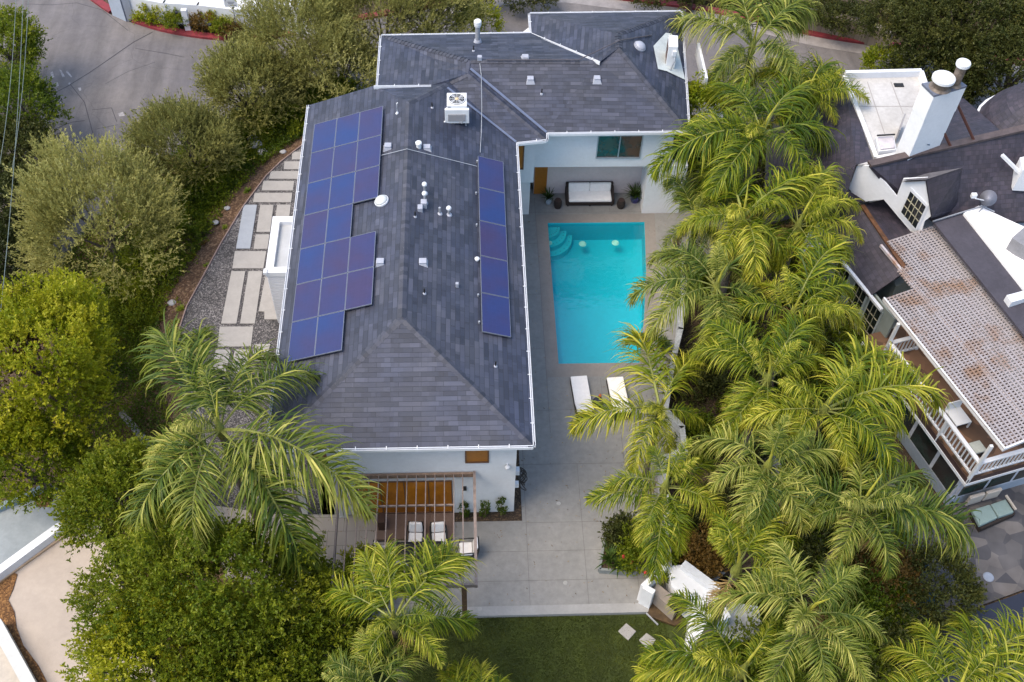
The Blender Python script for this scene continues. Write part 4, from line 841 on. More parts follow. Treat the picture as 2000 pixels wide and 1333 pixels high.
# planter box in deck corner
pbx = thing('planter_box', 'grey concrete planter box with tropical plants at the deck corner', 'planter', G(1210, 1120, 0))
a, b2, c, d = G(1171, 1112, .25), G(1242, 1118, .25), G(1262, 1050, .25), G(1182, 1046, .25)
for p0, p1 in ((a, b2), (b2, c), (c, d), (d, a)): MB().bar(Vector((p0.x, p0.y, .13)), Vector((p1.x, p1.y, .13)), .10, .28).build('side', M('planter_concrete', (.22, .24, .24), .8, .1, 3), pbx)
MB().prism([a, b2, c, d], 0, .2).build('planting_soil', soil, pbx)

# ================================================================ NEIGHBOUR HOUSE (east)
ng = M('neighbour_white', (0.72, 0.74, 0.78), .8, .04, .8, .15, 40)
memb = M('white_membrane', (0.52, 0.51, 0.50), .6, .12, .9, col2=(.40, .385, .37))
nb = thing('house', 'white neighbouring house with dark slate roofs, chimney and pergola balcony beyond the palms', 'house', G(1800, 500, -2.5))
def npoly(pts, name, mat, uv=False, th=.1, parent=nb):
    P_ = [G(x, y, z) for x, y, z in pts]; nn = (P_[1]-P_[0]).cross(P_[2]-P_[0])
    if nn.z < 0: P_ = P_[::-1]
    mb = MB().poly(P_); 
    if th: mb.poly([p-Vector((0, 0, th)) for p in P_][::-1])
    if th:
        for a, b2 in zip(P_, P_[1:]+P_[:1]): mb.poly([a-Vector((0, 0, th)), b2-Vector((0, 0, th)), b2, a])
    return mb.build(name, mat, parent, roofuv=uv)
# upper west slopes
sr = 'shing'
npoly([(1500, 215, 2.6), (1650, 148, 4.6), (1706, 316, 5.0), (1672, 322, 5.0), (1490, 440, 2.6)], 'roof', shingn, True)
npoly([(1490, 440, 2.6), (1672, 322, 5.0), (1656, 372, 4.0), (1690, 393, 3.3), (1600, 408, 2.5)], 'roof', shingn, True)
# north slope behind the ridge, south slope, turret
npoly([(1700, 322, 5.3), (2060, 238, 5.9), (1962, 262, 5.2), (1882, 192, 3.3), (1815, 200, 3.3), (1760, 300, 4.9)], 'roof', shingn, True)
npoly([(1698, 323, 5.3), (2060, 238, 5.9), (2060, 430, 3.0), (1838, 440, 2.9), (1752, 388, 3.7)], 'roof', shing if False else shingn, True)
MB().bar(G(1698, 321, 5.33), G(2060, 237, 5.93), .34, .12).build('ridge_cap', M('brown_ridge', (.10, .075, .075), .7, .2, 3), nb)
tc = G(2015, 262, 4.0); tm = MB(); tm.lathe([(2.6, 0.0), (2.75, .05), (2.45, .75), (1.9, 1.45), (1.0, 2.1), (.05, 2.4)], Vector((tc.x+.6, tc.y+.6, 3.6)), 28); tm.build('turret_roof', shingn, nb, roofuv=True)
tm = MB(); tm.lathe([(2.45, -6), (2.45, .0), (2.85, .02), (2.85, .12), (2.6, .12)], Vector((tc.x+.6, tc.y+.6, 3.55)), 28); tm.build('turret_wall', trim, nb)
# white flat roof with parapet
fr_px = [(1648, 152), (1796, 148), (1830, 250), (1776, 300), (1710, 312)]
fz = 4.7; fl = [G(x, y, fz) for x, y in fr_px]
MB().prism(fl, 2.0, fz).build('flat_roof', memb, nb)
for (a, b2, hh) in ((0, 1, .34), (1, 2, .3), (4, 0, .16), (3, 4, .12)):
    A, B2 = fl[a].copy(), fl[b2].copy(); A.z = B2.z = fz+hh/2-.2; MB().bar(A, B2, .2, hh+.4).build('parapet', trim, nb)
npoly([(1676, 322, 5.02), (1706, 313, 5.02), (1760, 302, 5.05), (1720, 318, 5.1)], 'flashing', memb)
s1 = thing('skylight_dome', 'white box skylight in the corner of the neighbour\'s flat roof', 'skylight', G(1728, 290, fz)); sp_ = [G(x, y, fz+.35) for x, y in ((1711, 266), (1747, 264), (1752, 290), (1718, 294))]
MB().prism(sp_, fz, fz+.28).build('curb', trim, s1); c_ = sum(sp_, Vector())/4; MB().prism([c_+(p-c_)*.86 for p in sp_], fz+.28, fz+.36).build('dome', M('pinkish_dome', (.62, .58, .62), .4), s1, bevel=.04)
a_, b__ = G(1713, 265, fz+.5), G(1748, 263, fz+.5); MB().bar(a_, b__, .06, .05).build('hinge', black, s1)
hatch = MB(); hatch.bar(G(1752, 268, fz+.4), G(1763, 236, fz+.4), .06, .8); o = hatch.build('open_hatch', M('hatch_grey', (.30, .29, .30), .6), nb)
for x, y in ((1686, 238), (1698, 277)): p = G(x, y, fz); MB().lathe([(.09, 0), (.06, .1)], p, 10).build('roof_drain', ventm, nb)
MB().tube([G(x, y, fz+.06) for x, y in ((1672, 210), (1684, 230), (1688, 250), (1693, 272), (1718, 298))], .03, 6).build('cable', ventm, nb)
MB().box(G(1745, 164, fz).x, G(1763, 164, fz).x, G(1745, 164, fz).y-.25, G(1745, 164, fz).y, fz, fz+.04).build('scupper', black, nb)
for pa, pb_ in (((1694, 160), (1728, 262)), ((1740, 160), (1764, 222)), ((1658, 208), (1790, 208))): MB().bar(G(*pa, fz+.006), G(*pb_, fz+.006), .035, .01).build('seam', M('seam', (.36, .34, .33), .7), nb)
# chimney
zt_ = 8.85; ct = [G(x, y, zt_) for x, y in ((1803, 163), (1826, 186), (1887, 168), (1866, 152))]
ch = MB().prism(ct, 2.5, zt_-.1).build('chimney', ng, nb)
cc = sum(ct, Vector())/4; MB().prism([cc+(p-cc)*1.05 for p in ct], zt_-.1, zt_).build('chimney_cap', M('slate_cap', (.14, .16, .22), .5), ch)
MB().prism([cc+(p-cc)*1.03 for p in ct], zt_-1.35, zt_-.1).build('chimney_band', ng, ch)
for (x, y, r, hh) in ((1836, 171, .42, .35), (1864, 166, .26, .95)):
    p = G(x, y, zt_); MB().lathe([(r*1.1, 0), (r*.8, .08), (r*.8, hh)], p, 20).build('flue', M('flue_brown', (.20, .16, .13), .5, .3, 6), ch); MB().lathe([(r*1.0, hh), (r*1.12, hh+.04), (r*1.12, hh+.16), (r*1.0, hh+.2)], p, 22).build('flue_cap', trim, ch)
brm = M('brace_brown', (.10, .035, .025), .5)
MB().tube([G(1821, 212, 7.55), G(1858, 289, 5.5)], .065, 6).build('brace', brm, nb); MB().tube([G(1869, 202, 7.55), G(1903, 276, 5.6)], .065, 6).build('brace', brm, nb)
MB().hexa([G(1790, 300, 5.0), G(1826, 296, 5.0), G(1830, 282, 5.0), G(1800, 284, 5.0)], [G(1812, 282, 6.0), G(1814, 282, 6.0), G(1818, 280, 5.9), G(1810, 281, 5.9)]).build('chimney_cricket', M('cricket', (.34, .42, .52), .6), nb)
# gable wall with diamond-looking dormer window
wA, wB = G(1690, 392, 3.2), G(1795, 456, 2.7)
def wp(x, y): return GV(x, y, wA, wB)
wn = Vector((wB.y-wA.y, wA.x-wB.x, 0)).normalized();
if wn.dot(CAM-wA) < 0: wn = -wn
def wallpoly(px, name, mat, off=0.0, parent=nb, th=.08):
    P_ = [wp(x, y)+wn*off for x, y in px]; mb = MB(); nn = (P_[1]-P_[0]).cross(P_[2]-P_[0])
    if nn.dot(wn) < 0: P_ = P_[::-1]
    mb.poly(P_); mb.poly([p-wn*th for p in P_][::-1])
    for a, b2 in zip(P_, P_[1:]+P_[:1]): mb.poly([a-wn*th, b2-wn*th, b2, a])
    return mb.build(name, mat, parent)
wallpoly([(1674, 323), (1702, 325), (1751, 384), (1764, 350), (1811, 348), (1822, 420), (1806, 432), (1795, 470), (1783, 458), (1726, 390), (1690, 394), (1672, 388), (1658, 368)], 'wall', ng)
fo = wallpoly([(1779, 366), (1814, 402), (1790, 452), (1755, 414)], 'dormer_window', trim, .05)
pn = wallpoly([(1779, 373), (1809, 403), (1789, 445), (1761, 413)], 'pane', darkg, .065, fo)
def lerp2(a, b2, f): return (a[0]+(b2[0]-a[0])*f, a[1]+(b2[1]-a[1])*f)
Q = [(1779, 373), (1809, 403), (1789, 445), (1761, 413)]; mb = MB()
for k in (1, 2): mb.bar(wp(*lerp2(Q[0], Q[3], k/3))+wn*.08, wp(*lerp2(Q[1], Q[2], k/3))+wn*.08, .03, .03)
for k in (1, 2, 3): mb.bar(wp(*lerp2(Q[0], Q[1], k/4))+wn*.08, wp(*lerp2(Q[3], Q[2], k/4))+wn*.08, .045 if k == 2 else .03, .03)
mb.build('muntins', M('aged_muntin', (.45, .42, .30), .6), fo)
def d3(p0, px, py, z): return G(px, py, z)
top = wp(1811, 348); tl_ = wp(1762, 350); br_ = wp(1822, 420); lowl = wp(1752, 384)
def poly3(P_, name, mat, parent=nb, uv=True):
    nn = (P_[1]-P_[0]).cross(P_[2]-P_[0]); P_ = P_ if nn.z > 0 else P_[::-1]
    return MB().poly(P_).poly([p-Vector((0, 0, .1)) for p in P_][::-1]).build(name, mat, parent, roofuv=uv)
back = (top-wp(1790, 349)).normalized()
rid1 = G(1880, 328, top.z); poly3([top+wn*.12, br_+wn*.12, G(1868, 410, 3.2), rid1], 'dormer_roof', shingn)
poly3([tl_+wn*.15+Vector((0, 0, .02)), top+wn*.15+Vector((0, 0, .03)), rid1, G(1815, 338, top.z-.1)], 'dormer_roof', M('dormer_ridge', (.13, .12, .13), .7, .2, 3), uv=True)
# lower west roof
npoly([(1600, 408, 1.9), (1683, 400, 2.8), (1770, 530, 2.8), (1697, 580, 1.9), (1634, 500, 1.9)], 'roof', shingn, True)
npoly([(1683, 400, 2.8), (1726, 390, 2.6), (1790, 462, 2.6), (1770, 530, 2.8)], 'roof', shingn, True)
MB().bar(G(1684, 401, 2.83), G(1770, 528, 2.83), .2, .06).build('ridge_cap', M('rusty_ridge', (.16, .07, .03), .7, .3, 4), nb)
MB().bar(G(1560, 412, 1.9), G(1682, 395, 2.85), .06, .05).build('ridge_cap', metal, nb)
MB().bar(G(1633, 497, 1.9), G(1722, 606, 1.9), .14, .12).build('gutter', trim, nb)
# wall under it with french windows
eA, eB = G(1640, 505, 1.85), G(1722, 606, 1.85); en = Vector((eB.y-eA.y, eA.x-eB.x, 0)).normalized(); en = en if en.dot(CAM-eA) > 0 else -en; ed_ = (eB-eA).normalized(); Lw = (eB-eA).length
def E_(s, z, off=0.0): p = eA + ed_*s; p = Vector((p.x, p.y, z)) - en*.25 + en*off; return p
def epan(s0, s1, z0_, z1_, off, name, mat, parent=nb): return MB().hexa([E_(s0, z0_, off), E_(s1, z0_, off), E_(s1, z0_, off-.1), E_(s0, z0_, off-.1)], [E_(s0, z1_, off), E_(s1, z1_, off), E_(s1, z1_, off-.1), E_(s0, z1_, off-.1)]).build(name, mat, parent)
teal = M('grey_green_wall', (.26, .30, .29), .8, .06, 1)
epan(-2.2, Lw+.6, -2.5, 1.8, 0, 'wall', teal)
for s0 in (-.2, 1.1, 2.2):
    f_ = epan(s0, s0+.95, -1.9, 1.5, .04, 'french_window', M('aged_white', (.45, .50, .52), .6)); g_ = epan(s0+.08, s0+.87, -1.8, 1.4, .05, 'pane', darkg, f_)
    mb = MB()
    for k in (1, 2, 3, 4, 5): z_ = -1.8+3.2*k/6; mb.bar(E_(s0+.08, z_, .065), E_(s0+.87, z_, .065), .025, .025)
    for k in (1, 2): mb.bar(E_(s0+.08+.79*k/3, -1.8, .065), E_(s0+.08+.79*k/3, 1.4, .065), .025, .025)
    mb.build('muntins', M('aged_muntin', (.45, .42, .30), .6), f_)
# pale gable fragment among the palms
pA, pB = G(1562, 505, -.5), G(1606, 515, -.5)
MB().hexa([G(1562, 492, .6), G(1600, 515, .2), G(1600, 470, 1.2), G(1580, 452, 1.6)], [G(1562, 490, .9), G(1602, 508, .9), G(1603, 468, 1.6), G(1582, 448, 2.0)]).build('wall', ng, nb)
# white roof terrace and dark strip to the right
npoly([(1823, 433, 3.4), (1884, 416, 3.5), (2060, 620, 3.5), (2060, 730, 3.4)], 'roof_strip', M('dark_felt', (.060, .056, .075), .75, .15, 1.0, .2, 30), False, .12)
npoly([(1882, 417, 3.6), (1912, 402, 3.6), (1960, 425, 3.6), (2060, 470, 3.6), (2060, 640, 3.6)], 'white_roof', M('white_roof_coating', (.80, .81, .84), .6, .03, 1), False, .25)
MB().bar(G(1822, 433, 3.5), G(1916, 404, 3.65), .05, .06).build('edge_trim', metal, nb); MB().prism([G(x, y, 3.75) for x, y in ((1966, 577), (2030, 560), (2030, 575), (1976, 591))], 3.4, 3.75).build('curb', trim, nb)
MB().prism([G(x, y, 4.2) for x, y in ((1975, 468), (2030, 420), (2030, 500), (1992, 480))], 3.6, 4.3).build('roof_unit', M('unit_grey', (.25, .25, .27), .6), nb)
# dark body of the house under those roofs
MB().prism([G(x, y, 2.4) for x, y in ((1660, 300), (2060, 260), (2060, 440), (1840, 440), (1790, 470), (1700, 400))], -2.5, 2.4).build('wall', ng, nb)
MB().prism([G(x, y, 3.2) for x, y in ((1850, 445), (2060, 450), (2060, 720))], -2.5, 3.2).build('wall', ng, nb)
MB().prism([G(x, y, 1.6) for x, y in ((1690, 430), (1730, 425), (1790, 540), (1750, 560))], -2.5, 1.6).build('wall', teal, nb)
# balcony ---------------------------------------------------------
zf = .5
cor = G(1886, 946, 0.0)                     # outer corner of the balcony slab
far = G(1700, 690, 0.0); rgt = G(2060, 896, 0.0)
u1 = (far-cor).normalized(); u2 = (rgt-cor).normalized(); L1 = 7.6; L2 = 5.0
inn = u1.cross(Vector((0, 0, 1))); 
def BP(a, b2, z): p = cor + u1*a + u2*b2; return Vector((p.x, p.y, z))
flag = speckle('flagstone', (.06, .036, .022), (.22, .12, .07), 1.6, .5, rough=.7, base2=(.12, .066, .04), bump=.3)
MB().prism([BP(0, 0, 0), BP(L1, 0, 0), BP(L1, 4.6, 0), BP(0, 4.6, 0)], .06, zf).build('balcony_floor', flag, nb)
MB().prism([BP(-.05, -.05, 0), BP(L1, -.05, 0), BP(L1, 5, 0), BP(-.05, 5, 0)], -.1, .06).build('balcony_edge', trim, nb)
MB().prism([BP(-.02, -.02, 0), BP(L1, -.02, 0), BP(L1, 5, 0), BP(-.02, 5, 0)], .0601, .34).build('balcony_fascia', M('dark_fascia', (.055, .03, .028), .6), nb)
rl = thing('balcony_railing', 'white picket railing round the neighbour\'s balcony', 'railing', BP(0, 0, zf)); rw = trim
def rail_run(p0, p1, zb_, zt2):
    n_ = int((p1-p0).length/.19); MB().bar(Vector((p0.x, p0.y, zt2)), Vector((p1.x, p1.y, zt2)), .17, .08).build('handrail', rw, rl); MB().bar(Vector((p0.x, p0.y, zb_)), Vector((p1.x, p1.y, zb_)), .08, .09).build('bottom_rail', rw, rl)
    for k in range(1, n_):
        p = p0.lerp(p1, k/n_); MB().box(p.x-.022, p.x+.022, p.y-.022, p.y+.022, zb_+.045, zt2-.04).build('baluster', rw, rl)
rail_run(BP(.05, .05, 0), BP(6.3, .05, 0), zf+.12, zf+1.0); rail_run(BP(.05, .05, 0), BP(.05, 4.2, 0), zf+.12, zf+1.0); rail_run(BP(6.3, .05, 0), BP(6.3, 1.6, 0), zf+.12, zf+1.0)
for a, b2 in ((0, 0), (2.1, 0), (4.3, 0), (6.3, 0)): p = BP(a+.04, b2+.04, 0); MB().box(p.x-.06, p.x+.06, p.y-.06, p.y+.06, .1, zf+1.0 if a in (2.1, 4.3) else 2.75).build('post', rw, rl)
p = BP(6.3, 1.65, 0); MB().box(p.x-.05, p.x+.05, p.y-.05, p.y+.05, zf, 2.75).build('post', rw, rl)
# ground floor under the balcony
gb = thing
def gwall(a0, a1, b0, b1, z0_, z1_, name, mat, parent=nb): return MB().prism([BP(a0, b0, 0), BP(a1, b0, 0), BP(a1, b1, 0), BP(a0, b1, 0)], z0_, z1_).build(name, mat, parent)
gwall(.3, L1+2, .3, 5, -2.5, -1.85, 'base_wall', M('blue_grey_base', (.30, .36, .44), .8, .06, 1)); gwall(.5, L1, .5, 5, -1.86, -.11, 'room', M('dark_interior', (.02, .022, .02), .5))
grn = M('green_dark_glass', (.02, .05, .04), .08, .4, .9, col2=(.03, .02, .015), spec=.9)
for a0, a1 in ((.5, 1.8), (1.98, 3.4), (3.58, 5.0), (5.2, 6.8)): f_ = gwall(a0-.09, a1+.09, .3, .42, -1.85, -.1, 'window_frame', M('frame_lavender', (.55, .58, .66), .6)); gwall(a0, a1, .285, .30, -1.75, -.2, 'pane', grn, f_)
for b0, b1 in ((.5, 1.7), (1.85, 3.0), (3.15, 4.4)): f_ = gwall(.3, .42, b0-.08, b1+.08, -1.85, -.1, 'window_frame', M('frame_lavender', (.55, .58, .66), .6)); gwall(.285, .30, b0, b1, -1.7, -.25, 'pane', grn, f_)
# pergola lattice over the balcony
lat = M('rusted_lattice', (0.315, 0.29, 0.305), .7, .2, .9, .2, 40, col2=(0.24, 0.155, 0.11), contrast=(.32, .50))
lp = thing('lattice_pergola', 'weathered white lattice pergola with rust stains over the neighbour\'s balcony', 'pergola', G(1850, 650, zf))
zl = 2.9; A0 = G(1960, 876, zl); A1 = G(1727, 585, zl); B0 = G(2060, 848, zl)
v1 = (A1-A0).normalized(); v2 = (G(1832, 440, zl)-G(1733, 473, zl)).normalized()
LA = (A1-A0).length
C0 = G(1733, 473, zl); C1 = G(1832, 440, zl)
def LP(a, b2, z): p = A0 + v1*a + v2*b2; return Vector((p.x, p.y, z))
# local coordinates of the corners
det = v1.x*v2.y - v1.y*v2.x
def loc(p): d = p-A0; return ((d.x*v2.y - d.y*v2.x)/det, (v1.x*d.y - v1.y*d.x)/det)
cN = loc(C0); cR = loc(C1); notch = loc(G(1790, 567, zl)); nl = loc(G(1765, 522, zl))
mbl = MB(); a = 0.0; bmax = cR[1]
def bstart(a_):
    if a_ <= LA: return 0.0
    return cN[1] if a_ > cN[0]-1 else nl[1]
b_n = cN[1]; amax = cN[0]; 
k = 0
while a < amax:
    bs = 0.0 if a <= LA else (notch[1]*0.9 if a < nl[0] else b_n)
    be = bmax + .25*math.sin(k) * 0
    mbl.bar(LP(a, bs, zl), LP(a, be, zl), .075, .03); a += .135; k += 1
mbl.build('lattice', lat, lp)
mb2 = MB(); b2 = 0.0
while b2 < bmax:
    top_a = LA if b2 < notch[1]*0.9 else (nl[0] if b2 < b_n else amax)
    mb2.bar(LP(0, b2, zl+.032), LP(top_a, b2, zl+.032), .06 if int(b2*10) % 3 else .08, .028); b2 += .19
mb2.build('cross_lattice', lat, lp)
bmz = M('pergola_beam_pale', (.50, .47, .50), .7, .2, 2, col2=(.36, .18, .10), contrast=(.3, .5))
for b2 in (0.03, bmax*.36, bmax*.7, bmax-.03): MB().bar(LP(-.05, b2, zl-.1), LP(LA if b2 < notch[1]*.9 else amax, b2, zl-.1), .1, .14).build('beam', bmz, lp)
MB().bar(LP(-.05, 0, zl-.02), LP(LA+.05, 0, zl-.02), .07, .2).build('edge_beam', trim, lp); MB().bar(LP(-.03, 0, zl-.03), LP(-.03, 6, zl-.03), .07, .14).build('edge_beam', trim, lp)
MB().bar(G(1957, 303, 5.4), G(2004, 350, 4.6), .14, .12).build('dormer_trim', trim, nb); MB().prism([G(x, y, 5.2) for x, y in ((1992, 308), (2030, 300), (2030, 335), (1998, 333))], 4.0, 5.2).build('dormer_wall', ng, nb)
# things on the balcony
p = BP(2.2, .95, zf); t = thing('patio_chair', 'white slatted chair on the neighbour\'s balcony', 'chair', p)
def lbox(t_, name, mat, a0, a1, b0, b1, z0_, z1_): return MB().prism([BP(a0, b0, 0), BP(a1, b0, 0), BP(a1, b1, 0), BP(a0, b1, 0)], z0_, z1_).build(name, mat, t_)
lbox(t, 'seat', trim, 2.1, 2.9, .65, 1.35, zf+.38, zf+.43); lbox(t, 'backrest', trim, 2.9, 2.95, .65, 1.35, zf+.43, zf+.9)
for a_, b_2 in ((2.1, .65), (2.84, .65), (2.1, 1.29), (2.84, 1.29)): lbox(t, 'leg', trim, a_, a_+.06, b_2, b_2+.06, zf, zf+.38)
t = thing('side_table', 'small white cushioned table near the balcony corner', 'table', BP(.9, .8, zf)); lbox(t, 'table_top', M('pale_green_cushion', (.42, .45, .42), .8), .7, 1.2, .55, 1.05, zf+.4, zf+.5)
for a_, b_2 in ((.72, .57), (1.12, .57), (.72, .97), (1.12, .97)): lbox(t, 'leg', black, a_, a_+.05, b_2, b_2+.05, zf, zf+.4)
# satellite dish
p = G(1925, 405, 3.6); t = thing('satellite_dish', 'grey satellite dish on the edge of the white roof', 'satellite dish', p)
dc = G(1931, 388, 4.15); dn_ = Vector((-.55, -.45, .62)).normalized(); qd = Vector((0, 0, 1)).rotation_difference(dn_); mb = MB(); mb.lathe([(.36, .10), (.28, .05), (.15, .015), (.01, 0)], (0, 0, 0), 26); mb.v = [dc + qd @ x for x in mb.v]
o = mb.build('dish', M('dish_grey', (.22, .23, .28), .4, .05, 3), t, smooth=True)
MB().tube([p, p+Vector((0, 0, .3)), dc], .035, 8).build('mast', metal, t); MB().tube([p+Vector((0, 0, .35)), G(1905, 388, 4.3)], .025, 6).build('arm', trim, t); lb = G(1902, 383, 4.35); MB().box(lb.x-.12, lb.x+.12, lb.y-.08, lb.y+.1, lb.z-.1, lb.z+.12).build('receiver', trim, t, bevel=.03)
MB().tube([p+Vector((-.2, .1, .02)), p+Vector((.3, -.3, .02))], .03, 6).tube([p+Vector((-.4, -.3, .02)), p+Vector((.2, .3, .02))], .03, 6).build('foot', metal, t)
# neighbour's patio
pat = speckle('grey_flagstone', (.05, .05, .06), (.13, .12, .12), 1.6, .5, rough=.8, base2=(.08, .078, .085), bump=.2)
MB().prism([G(x, y, -2.45) for x, y in ((1690, 780), (1760, 900), (1840, 1000), (2060, 900), (2060, 1130), (1870, 1200), (1760, 1240), (1690, 1150))], -2.56, -2.44).build('flagstone_patio', pat); tag(bpy.data.objects['flagstone_patio'], kind='structure')
o = MB().prism([G(x, y, -1.9) for x, y in ((1820, 1235), (1880, 1200), (2100, 1120), (2100, 1400), (1700, 1400))], -2.5, -1.9).build('canopy', M('navy_canopy', (.012, .016, .035), .6, .1, 2)); tag(o, 'dark navy canopy at the near edge of the flagstone patio', 'canopy')
t = thing('outdoor_loveseat', 'grey-green cushioned wicker loveseat on the flagstone patio under the balcony', 'sofa', G(1935, 1000, -2.45)); cg = M('sage_cushion', (.20, .28, .28), .9, .05, 4); cb = M('beige_cushion', (.42, .38, .34), .9, .05, 4)
def q4(px, z): return [G(x, y, z) for x, y in px]
MB().prism(q4(((1897, 1000), (1971, 975), (1984, 1003), (1917, 1033)), -2.1), -2.44, -2.15).build('base', wicker, t)
MB().prism(q4(((1898, 996), (1933, 985), (1949, 1011), (1914, 1027)), -1.95), -2.149, -1.95).build('seat_cushion', cg, t, bevel=.04); MB().prism(q4(((1935, 985), (1964, 975), (1981, 1000), (1951, 1010)), -1.95), -2.149, -1.95).build('seat_cushion', cg, t, bevel=.04)
MB().prism(q4(((1893, 968), (1923, 960), (1926, 966), (1896, 975)), -1.5), -2.14, -1.5).build('back_cushion', cb, t, bevel=.04); MB().prism(q4(((1926, 959), (1956, 951), (1959, 957), (1929, 965)), -1.5), -2.14, -1.5).build('back_cushion', cb, t, bevel=.04)
MB().bar(G(1965, 968, -1.8), G(1984, 996, -1.8), .08, .08).build('arm', cb, t)
tc_ = M('teal_tarp', (.010, .22, .20), .5, .15, 3)
p0, p1 = G(1712, 872, -2.0), G(1738, 915, -2.0); mb = MB(); mb.tube([p0, p0.lerp(p1, .1), p0.lerp(p1, .9), p1], [.2, .42, .42, .25], 18); o = mb.build('tarpaulin_roll', tc_, smooth=True); tag(o, 'teal rolled cover lying on the patio below the balcony', 'rolled cover')
for x, y, lab in ((1808, 1170, 'dark teal cover on the ground beneath the patio shrub, larger one'), (1790, 1110, 'dark teal cover strip behind the patio shrub')):
    o = MB().prism([G(x+dx, y+dy, -2.2) for dx, dy in ((-25, -12), (22, -14), (28, 6), (-15, 16))], -2.44, -2.2).build('tarpaulin', M('dark_teal_tarp', (.004, .06, .10), .5, .2, 3), bevel=.04); tag(o, lab, 'tarpaulin')
o = MB().lathe([(.2, 0), (.22, .03), (.18, .06)], G(1930, 1128, -2.44), 16).build('stepping_stone', M('pale_blue_stone', (.26, .30, .38), .7)); tag(o, 'round bluish stone disc on the flagstone patio', 'stepping stone')

# ================================================================ NEIGHBOUR (south-west) flat roofs
sw = thing('building', 'flat-roofed pale building with white parapets at the lower left corner', 'building', G(60, 1200, -2.5))
beige = M('beige_membrane', (.42, .36, .31), .8, .08, .35, .1, 30, col2=(.35, .30, .26)); blueg = M('blue_grey_roof', (.29, .32, .34), .8, .12, .6, col2=(.21, .24, .26))
MB().prism([G(x, y, -1.2) for x, y in ((-40, 1140), (125, 1025), (190, 1015), (330, 1400), (60, 1400), (-40, 1250))], -2.5, -1.2).build('flat_roof', beige, sw)
MB().prism([G(x, y, -1.0) for x, y in ((-60, 1005), (95, 945), (160, 975), (130, 1025), (-60, 1150))], -2.5, -1.0).build('upper_roof', blueg, sw)
def wp2(p0, p1, z, w_, hh, nm, mat): a = G(*p0, z); b2 = G(*p1, z); a.z -= hh/2; b2.z -= hh/2; MB().bar(a, b2, w_, hh).build(nm, mat, sw)
wp2((-60, 1156), (118, 1025), -.7, .32, .7, 'parapet', trim); wp2((-60, 1014), (96, 946), -.75, .25, .5, 'parapet', M('teal_grey_edge', (.20, .27, .31), .7)); 
wp2((-10, 1215), (75, 1370), -.6, .42, .8, 'parapet', M('pale_parapet', (.52, .53, .52), .7, .06, 2)); MB().prism([G(x, y, -1.1) for x, y in ((-80, 1170), (-15, 1215), (60, 1370), (-80, 1400))], -2.5, -1.1).build('side_roof', M('cream_slab', (.45, .40, .34), .8, .1, 1), sw)
wp2((-60, 1176), (125, 1045), -1.1, .12, .12, 'flashing', M('peach_line', (.50, .36, .24), .7))
rust = speckle('rusty_litter', (.085, .035, .010), (.30, .15, .05), 18, .5, base2=(.14, .065, .02))
lt = [(-40, 1140), (0, 1122), (24, 1118), (34, 1122), (26, 1150), (16, 1172), (28, 1195), (32, 1225), (45, 1260), (60, 1280), (75, 1300), (92, 1333), (96, 1370), (60, 1370), (40, 1310), (20, 1260), (-5, 1215), (-40, 1160)]
o = MB().prism([G(x, y, -1.17) for x, y in lt], -1.2, -1.165).build('leaf_litter', rust); tag(o, 'rust brown leaf litter drifted along the parapet of the pale flat roof', 'leaf litter', kind='stuff')
o = MB().prism([G(x, y, -.97) for x, y in ((64, 972), (80, 958), (100, 962), (104, 975), (94, 990), (75, 990))], -1.0, -.965).build('leaf_litter', rust); tag(o, 'small brown leaf litter heap on the blue-grey roof', 'leaf litter', kind='stuff')
rm = MB(); rm.bar(G(240, 812, -1.3), G(298, 880, -.9), .28, .5); o = rm.build('retaining_wall', M('grey_concrete', (.28, .27, .28), .8, .2, 2)); tag(o, 'short grey concrete wall glimpsed between the trees on the left', 'wall')  # mid grey concrete with random tone

# ================================================================ FAR SIDE OF THE ROAD
gt = thing('gate_booth', 'white gate pier with double grey-blue doors beside the red kerb', 'gate', G(235, 40, ZR))
MB().prism([G(x, y, ZR) for x, y in ((222, 28), (256, 42), (300, -20), (262, -40))], ZR, ZR+.12).build('base', gut, gt)
pn_ = M('blue_grey_panel', (.36, .42, .52), .6, .05, 1); pnw = M('off_white_panel', (.55, .55, .60), .6, .05, 1)
gA, gB, gC = G(221, 30, ZR), G(248, 42, ZR), G(262, 38, ZR)
def panel(a, b2, h_, nm, mat, th=.08): MB().bar(Vector((a.x, a.y, ZR+h_/2)), Vector((b2.x, b2.y, ZR+h_/2)), th, h_).build(nm, mat, gt)
panel(gA, gB, 2.6, 'door_leaf', pn_); panel(gB, gC, 2.5, 'side_panel', pnw); MB().tube([gB, gB+Vector((0, 0, 2.6))], .05, 6).build('post', M('slate_post', (.12, .14, .2), .5), gt)
w3 = thing('villa_wall', 'tall white stucco wall of the villa across the road', 'wall', G(440, 30, ZR))
def topw(pts, h, th, nm='wall_segment'):
    W2 = [G(x, y, ZR) for x, y in pts]
    for a, b2 in zip(W2, W2[1:]): a = a+Vector((0, 0, h/2)); b2 = b2+Vector((0, 0, h/2)); MB().bar(a, b2 + (b2-a).normalized()*th*.4, th, h).build(nm, ng, w3)
topw([(264, 34), (330, 46), (395, 50), (462, 58), (560, 62)], 1.5, .3)
MB().prism([G(x, y, ZR+1.4) for x, y in ((262, -8), (330, 6), (395, 10), (470, 16), (560, 22), (563, -90), (262, -90))], ZR, ZR+1.42).build('terrace', M('terrace_white', (.60, .61, .64), .7, .05, .8), w3)
MB().prism([G(x, y, -.6) for x, y in ((553, -20), (620, -20), (622, 22), (596, 18), (555, 12))], ZR, -.6).build('side_wall', ng, w3)
